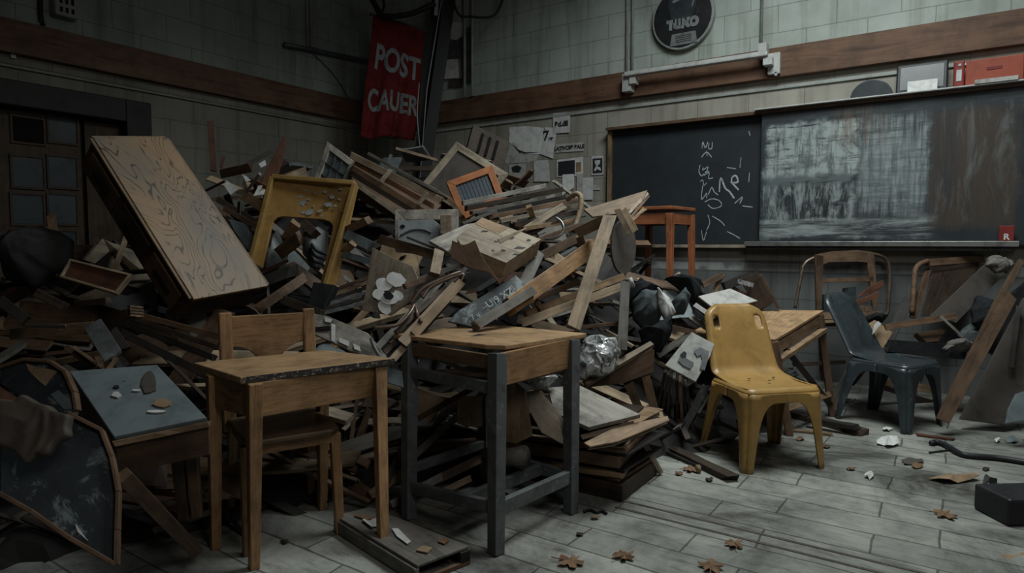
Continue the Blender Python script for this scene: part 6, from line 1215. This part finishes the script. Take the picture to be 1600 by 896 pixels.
while len(fill) < 290 and tries < 6000:
    tries += 1
    px, py = rf.uniform(-20, 1110), rf.uniform(225, 800)
    p = S(px, py, 0)
    h = heap(p.x, p.y)
    if h < .1 or p.z < .06 or abs(p.z - h) > .12: continue
    if (px > 955 and py < 450) or (px > 880 and py < 300) or (px > 985 and py > 560) or (px > 800 and py > 640): continue
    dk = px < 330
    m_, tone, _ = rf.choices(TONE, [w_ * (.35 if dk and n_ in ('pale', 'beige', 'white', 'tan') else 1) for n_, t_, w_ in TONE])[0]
    kd, lr, wr, _ = rf.choices(KIND, [k[3] for k in KIND])[0]
    if kd == 'folder': m_, tone = rf.choice(ODD)
    best = sorted(LM, key=lambda k: (LM[k][0] - px) ** 2 + ((LM[k][1] - py) * 1.2) ** 2)[:2]
    dx, dy = px - LM[best[0]][0], py - LM[best[0]][1]
    where = ('high above ' if dy < -70 else 'above ') if dy < -abs(dx) * .7 and dy < -14 else ('well below ' if dy > 75 else 'below ') if dy > abs(dx) * .7 and dy > 14 else 'beside '
    # lie along the slope or poke out of it
    e = .06; nrm = Vector(((heap(p.x - e, p.y) - heap(p.x + e, p.y)), (heap(p.x, p.y - e) - heap(p.x, p.y + e)), 2 * e)).normalized()
    a = rf.gauss(0, .9) if px < 620 else rf.gauss(.35, .7)
    d_ = RT * math.cos(a) * (1 if rf.random() < .5 else -1) + Vector((0, 0, 1)) * math.sin(a) * .9 + FH * rf.uniform(-.3, .3)
    d_ = (d_ - nrm * d_.dot(nrm) * rf.uniform(.5, 1)).normalized()
    sr = d_.dot(RT); sz = d_.z / max(1e-4, math.hypot(sr, d_.z)) * (1 if sr > 0 else -1)
    tilt = 'upright' if abs(sz) > .85 else 'level' if abs(sz) < .25 else 'rising toward the blackboard' if sz > 0 else 'sinking toward the blackboard'
    lab = tone + ' ' + kd + ', ' + tilt + ', ' + where + best[0]
    lab2 = lab + ' toward ' + best[1]
    lab = lab if lab not in used else lab2
    if lab in used: continue
    L_ = rf.uniform(*lr); w_ = rf.uniform(*wr); t_ = rf.uniform(.008, .03)
    c = p + nrm * rf.uniform(-.02, .07)
    nn = (nrm + Vector((rf.uniform(-.6, .6), rf.uniform(-.6, .6), rf.uniform(-.3, .3)))).normalized()
    if max((c + d_ * L_ / 2).z - heap(*(c + d_ * L_ / 2).xy), (c - d_ * L_ / 2).z - heap(*(c - d_ * L_ / 2).xy)) > .3: continue
    if min((c + d_ * L_ / 2).z, (c - d_ * L_ / 2).z) < .03 or c.x < .35 or c.y > WALL_Y - .4: continue
    used.add(lab)
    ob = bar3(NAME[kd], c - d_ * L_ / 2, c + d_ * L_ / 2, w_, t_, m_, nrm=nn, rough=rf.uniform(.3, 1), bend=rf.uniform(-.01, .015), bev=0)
    fill.append(tag(ob, lab, kd if kd != 'panel' else 'sheet'))
# keep the pieces that show
bpy.context.view_layer.update(); dg = bpy.context.evaluated_depsgraph_get()
for ob in fill:
    n, seen = 0, 0
    for vtx in [q.center for q in ob.data.polygons]:
        w_ = ob.matrix_world @ vtx; x, y, z = proj(w_)
        if not (0 < x < 1600 and 0 < y < 896): continue
        d_ = (w_ - EYE); ok, loc, *_r, hit, _m = SC.ray_cast(dg, EYE, d_.normalized(), distance=d_.length + .02)
        if ok and hit.name == ob.name: seen += 1
    ob['_seen'] = seen
for ob in fill:
    if ob['_seen'] < 3: bpy.data.objects.remove(ob)
    else: del ob['_seen']
# ================================================================== light
def area(name, loc, tgt, size, power, col=(1, 1, 1), sy=None):
    l = bpy.data.lights.new(name, 'AREA'); l.energy = power; l.size = size; l.color = col
    if sy: l.shape = 'RECTANGLE'; l.size_y = sy
    o = bpy.data.objects.new(name, l); COL.objects.link(o); o.location = loc
    o.rotation_euler = (Vector(tgt) - Vector(loc)).to_track_quat('-Z', 'Y').to_euler(); return o
area('skylight', (5.6, 3.7, 4.5), (5.3, 4.4, 0), 1.7, 124, (.93, 1, .98)).data.spread = R(148)
area('window_light', (7.2, .6, 3.2), (4.4, 3.2, .5), 1.2, 22, (1, .97, .92))
w = bpy.data.worlds.new('w'); SC.world = w; w.use_nodes = True
w.node_tree.nodes['Background'].inputs[0].default_value = (.5, .58, .6, 1); w.node_tree.nodes['Background'].inputs[1].default_value = .024
SC.view_settings.view_transform = 'Standard'; SC.view_settings.look = 'None'; SC.view_settings.exposure = 0
try: SC.cycles.use_denoising = True; SC.cycles.max_bounces = 5
except Exception: pass
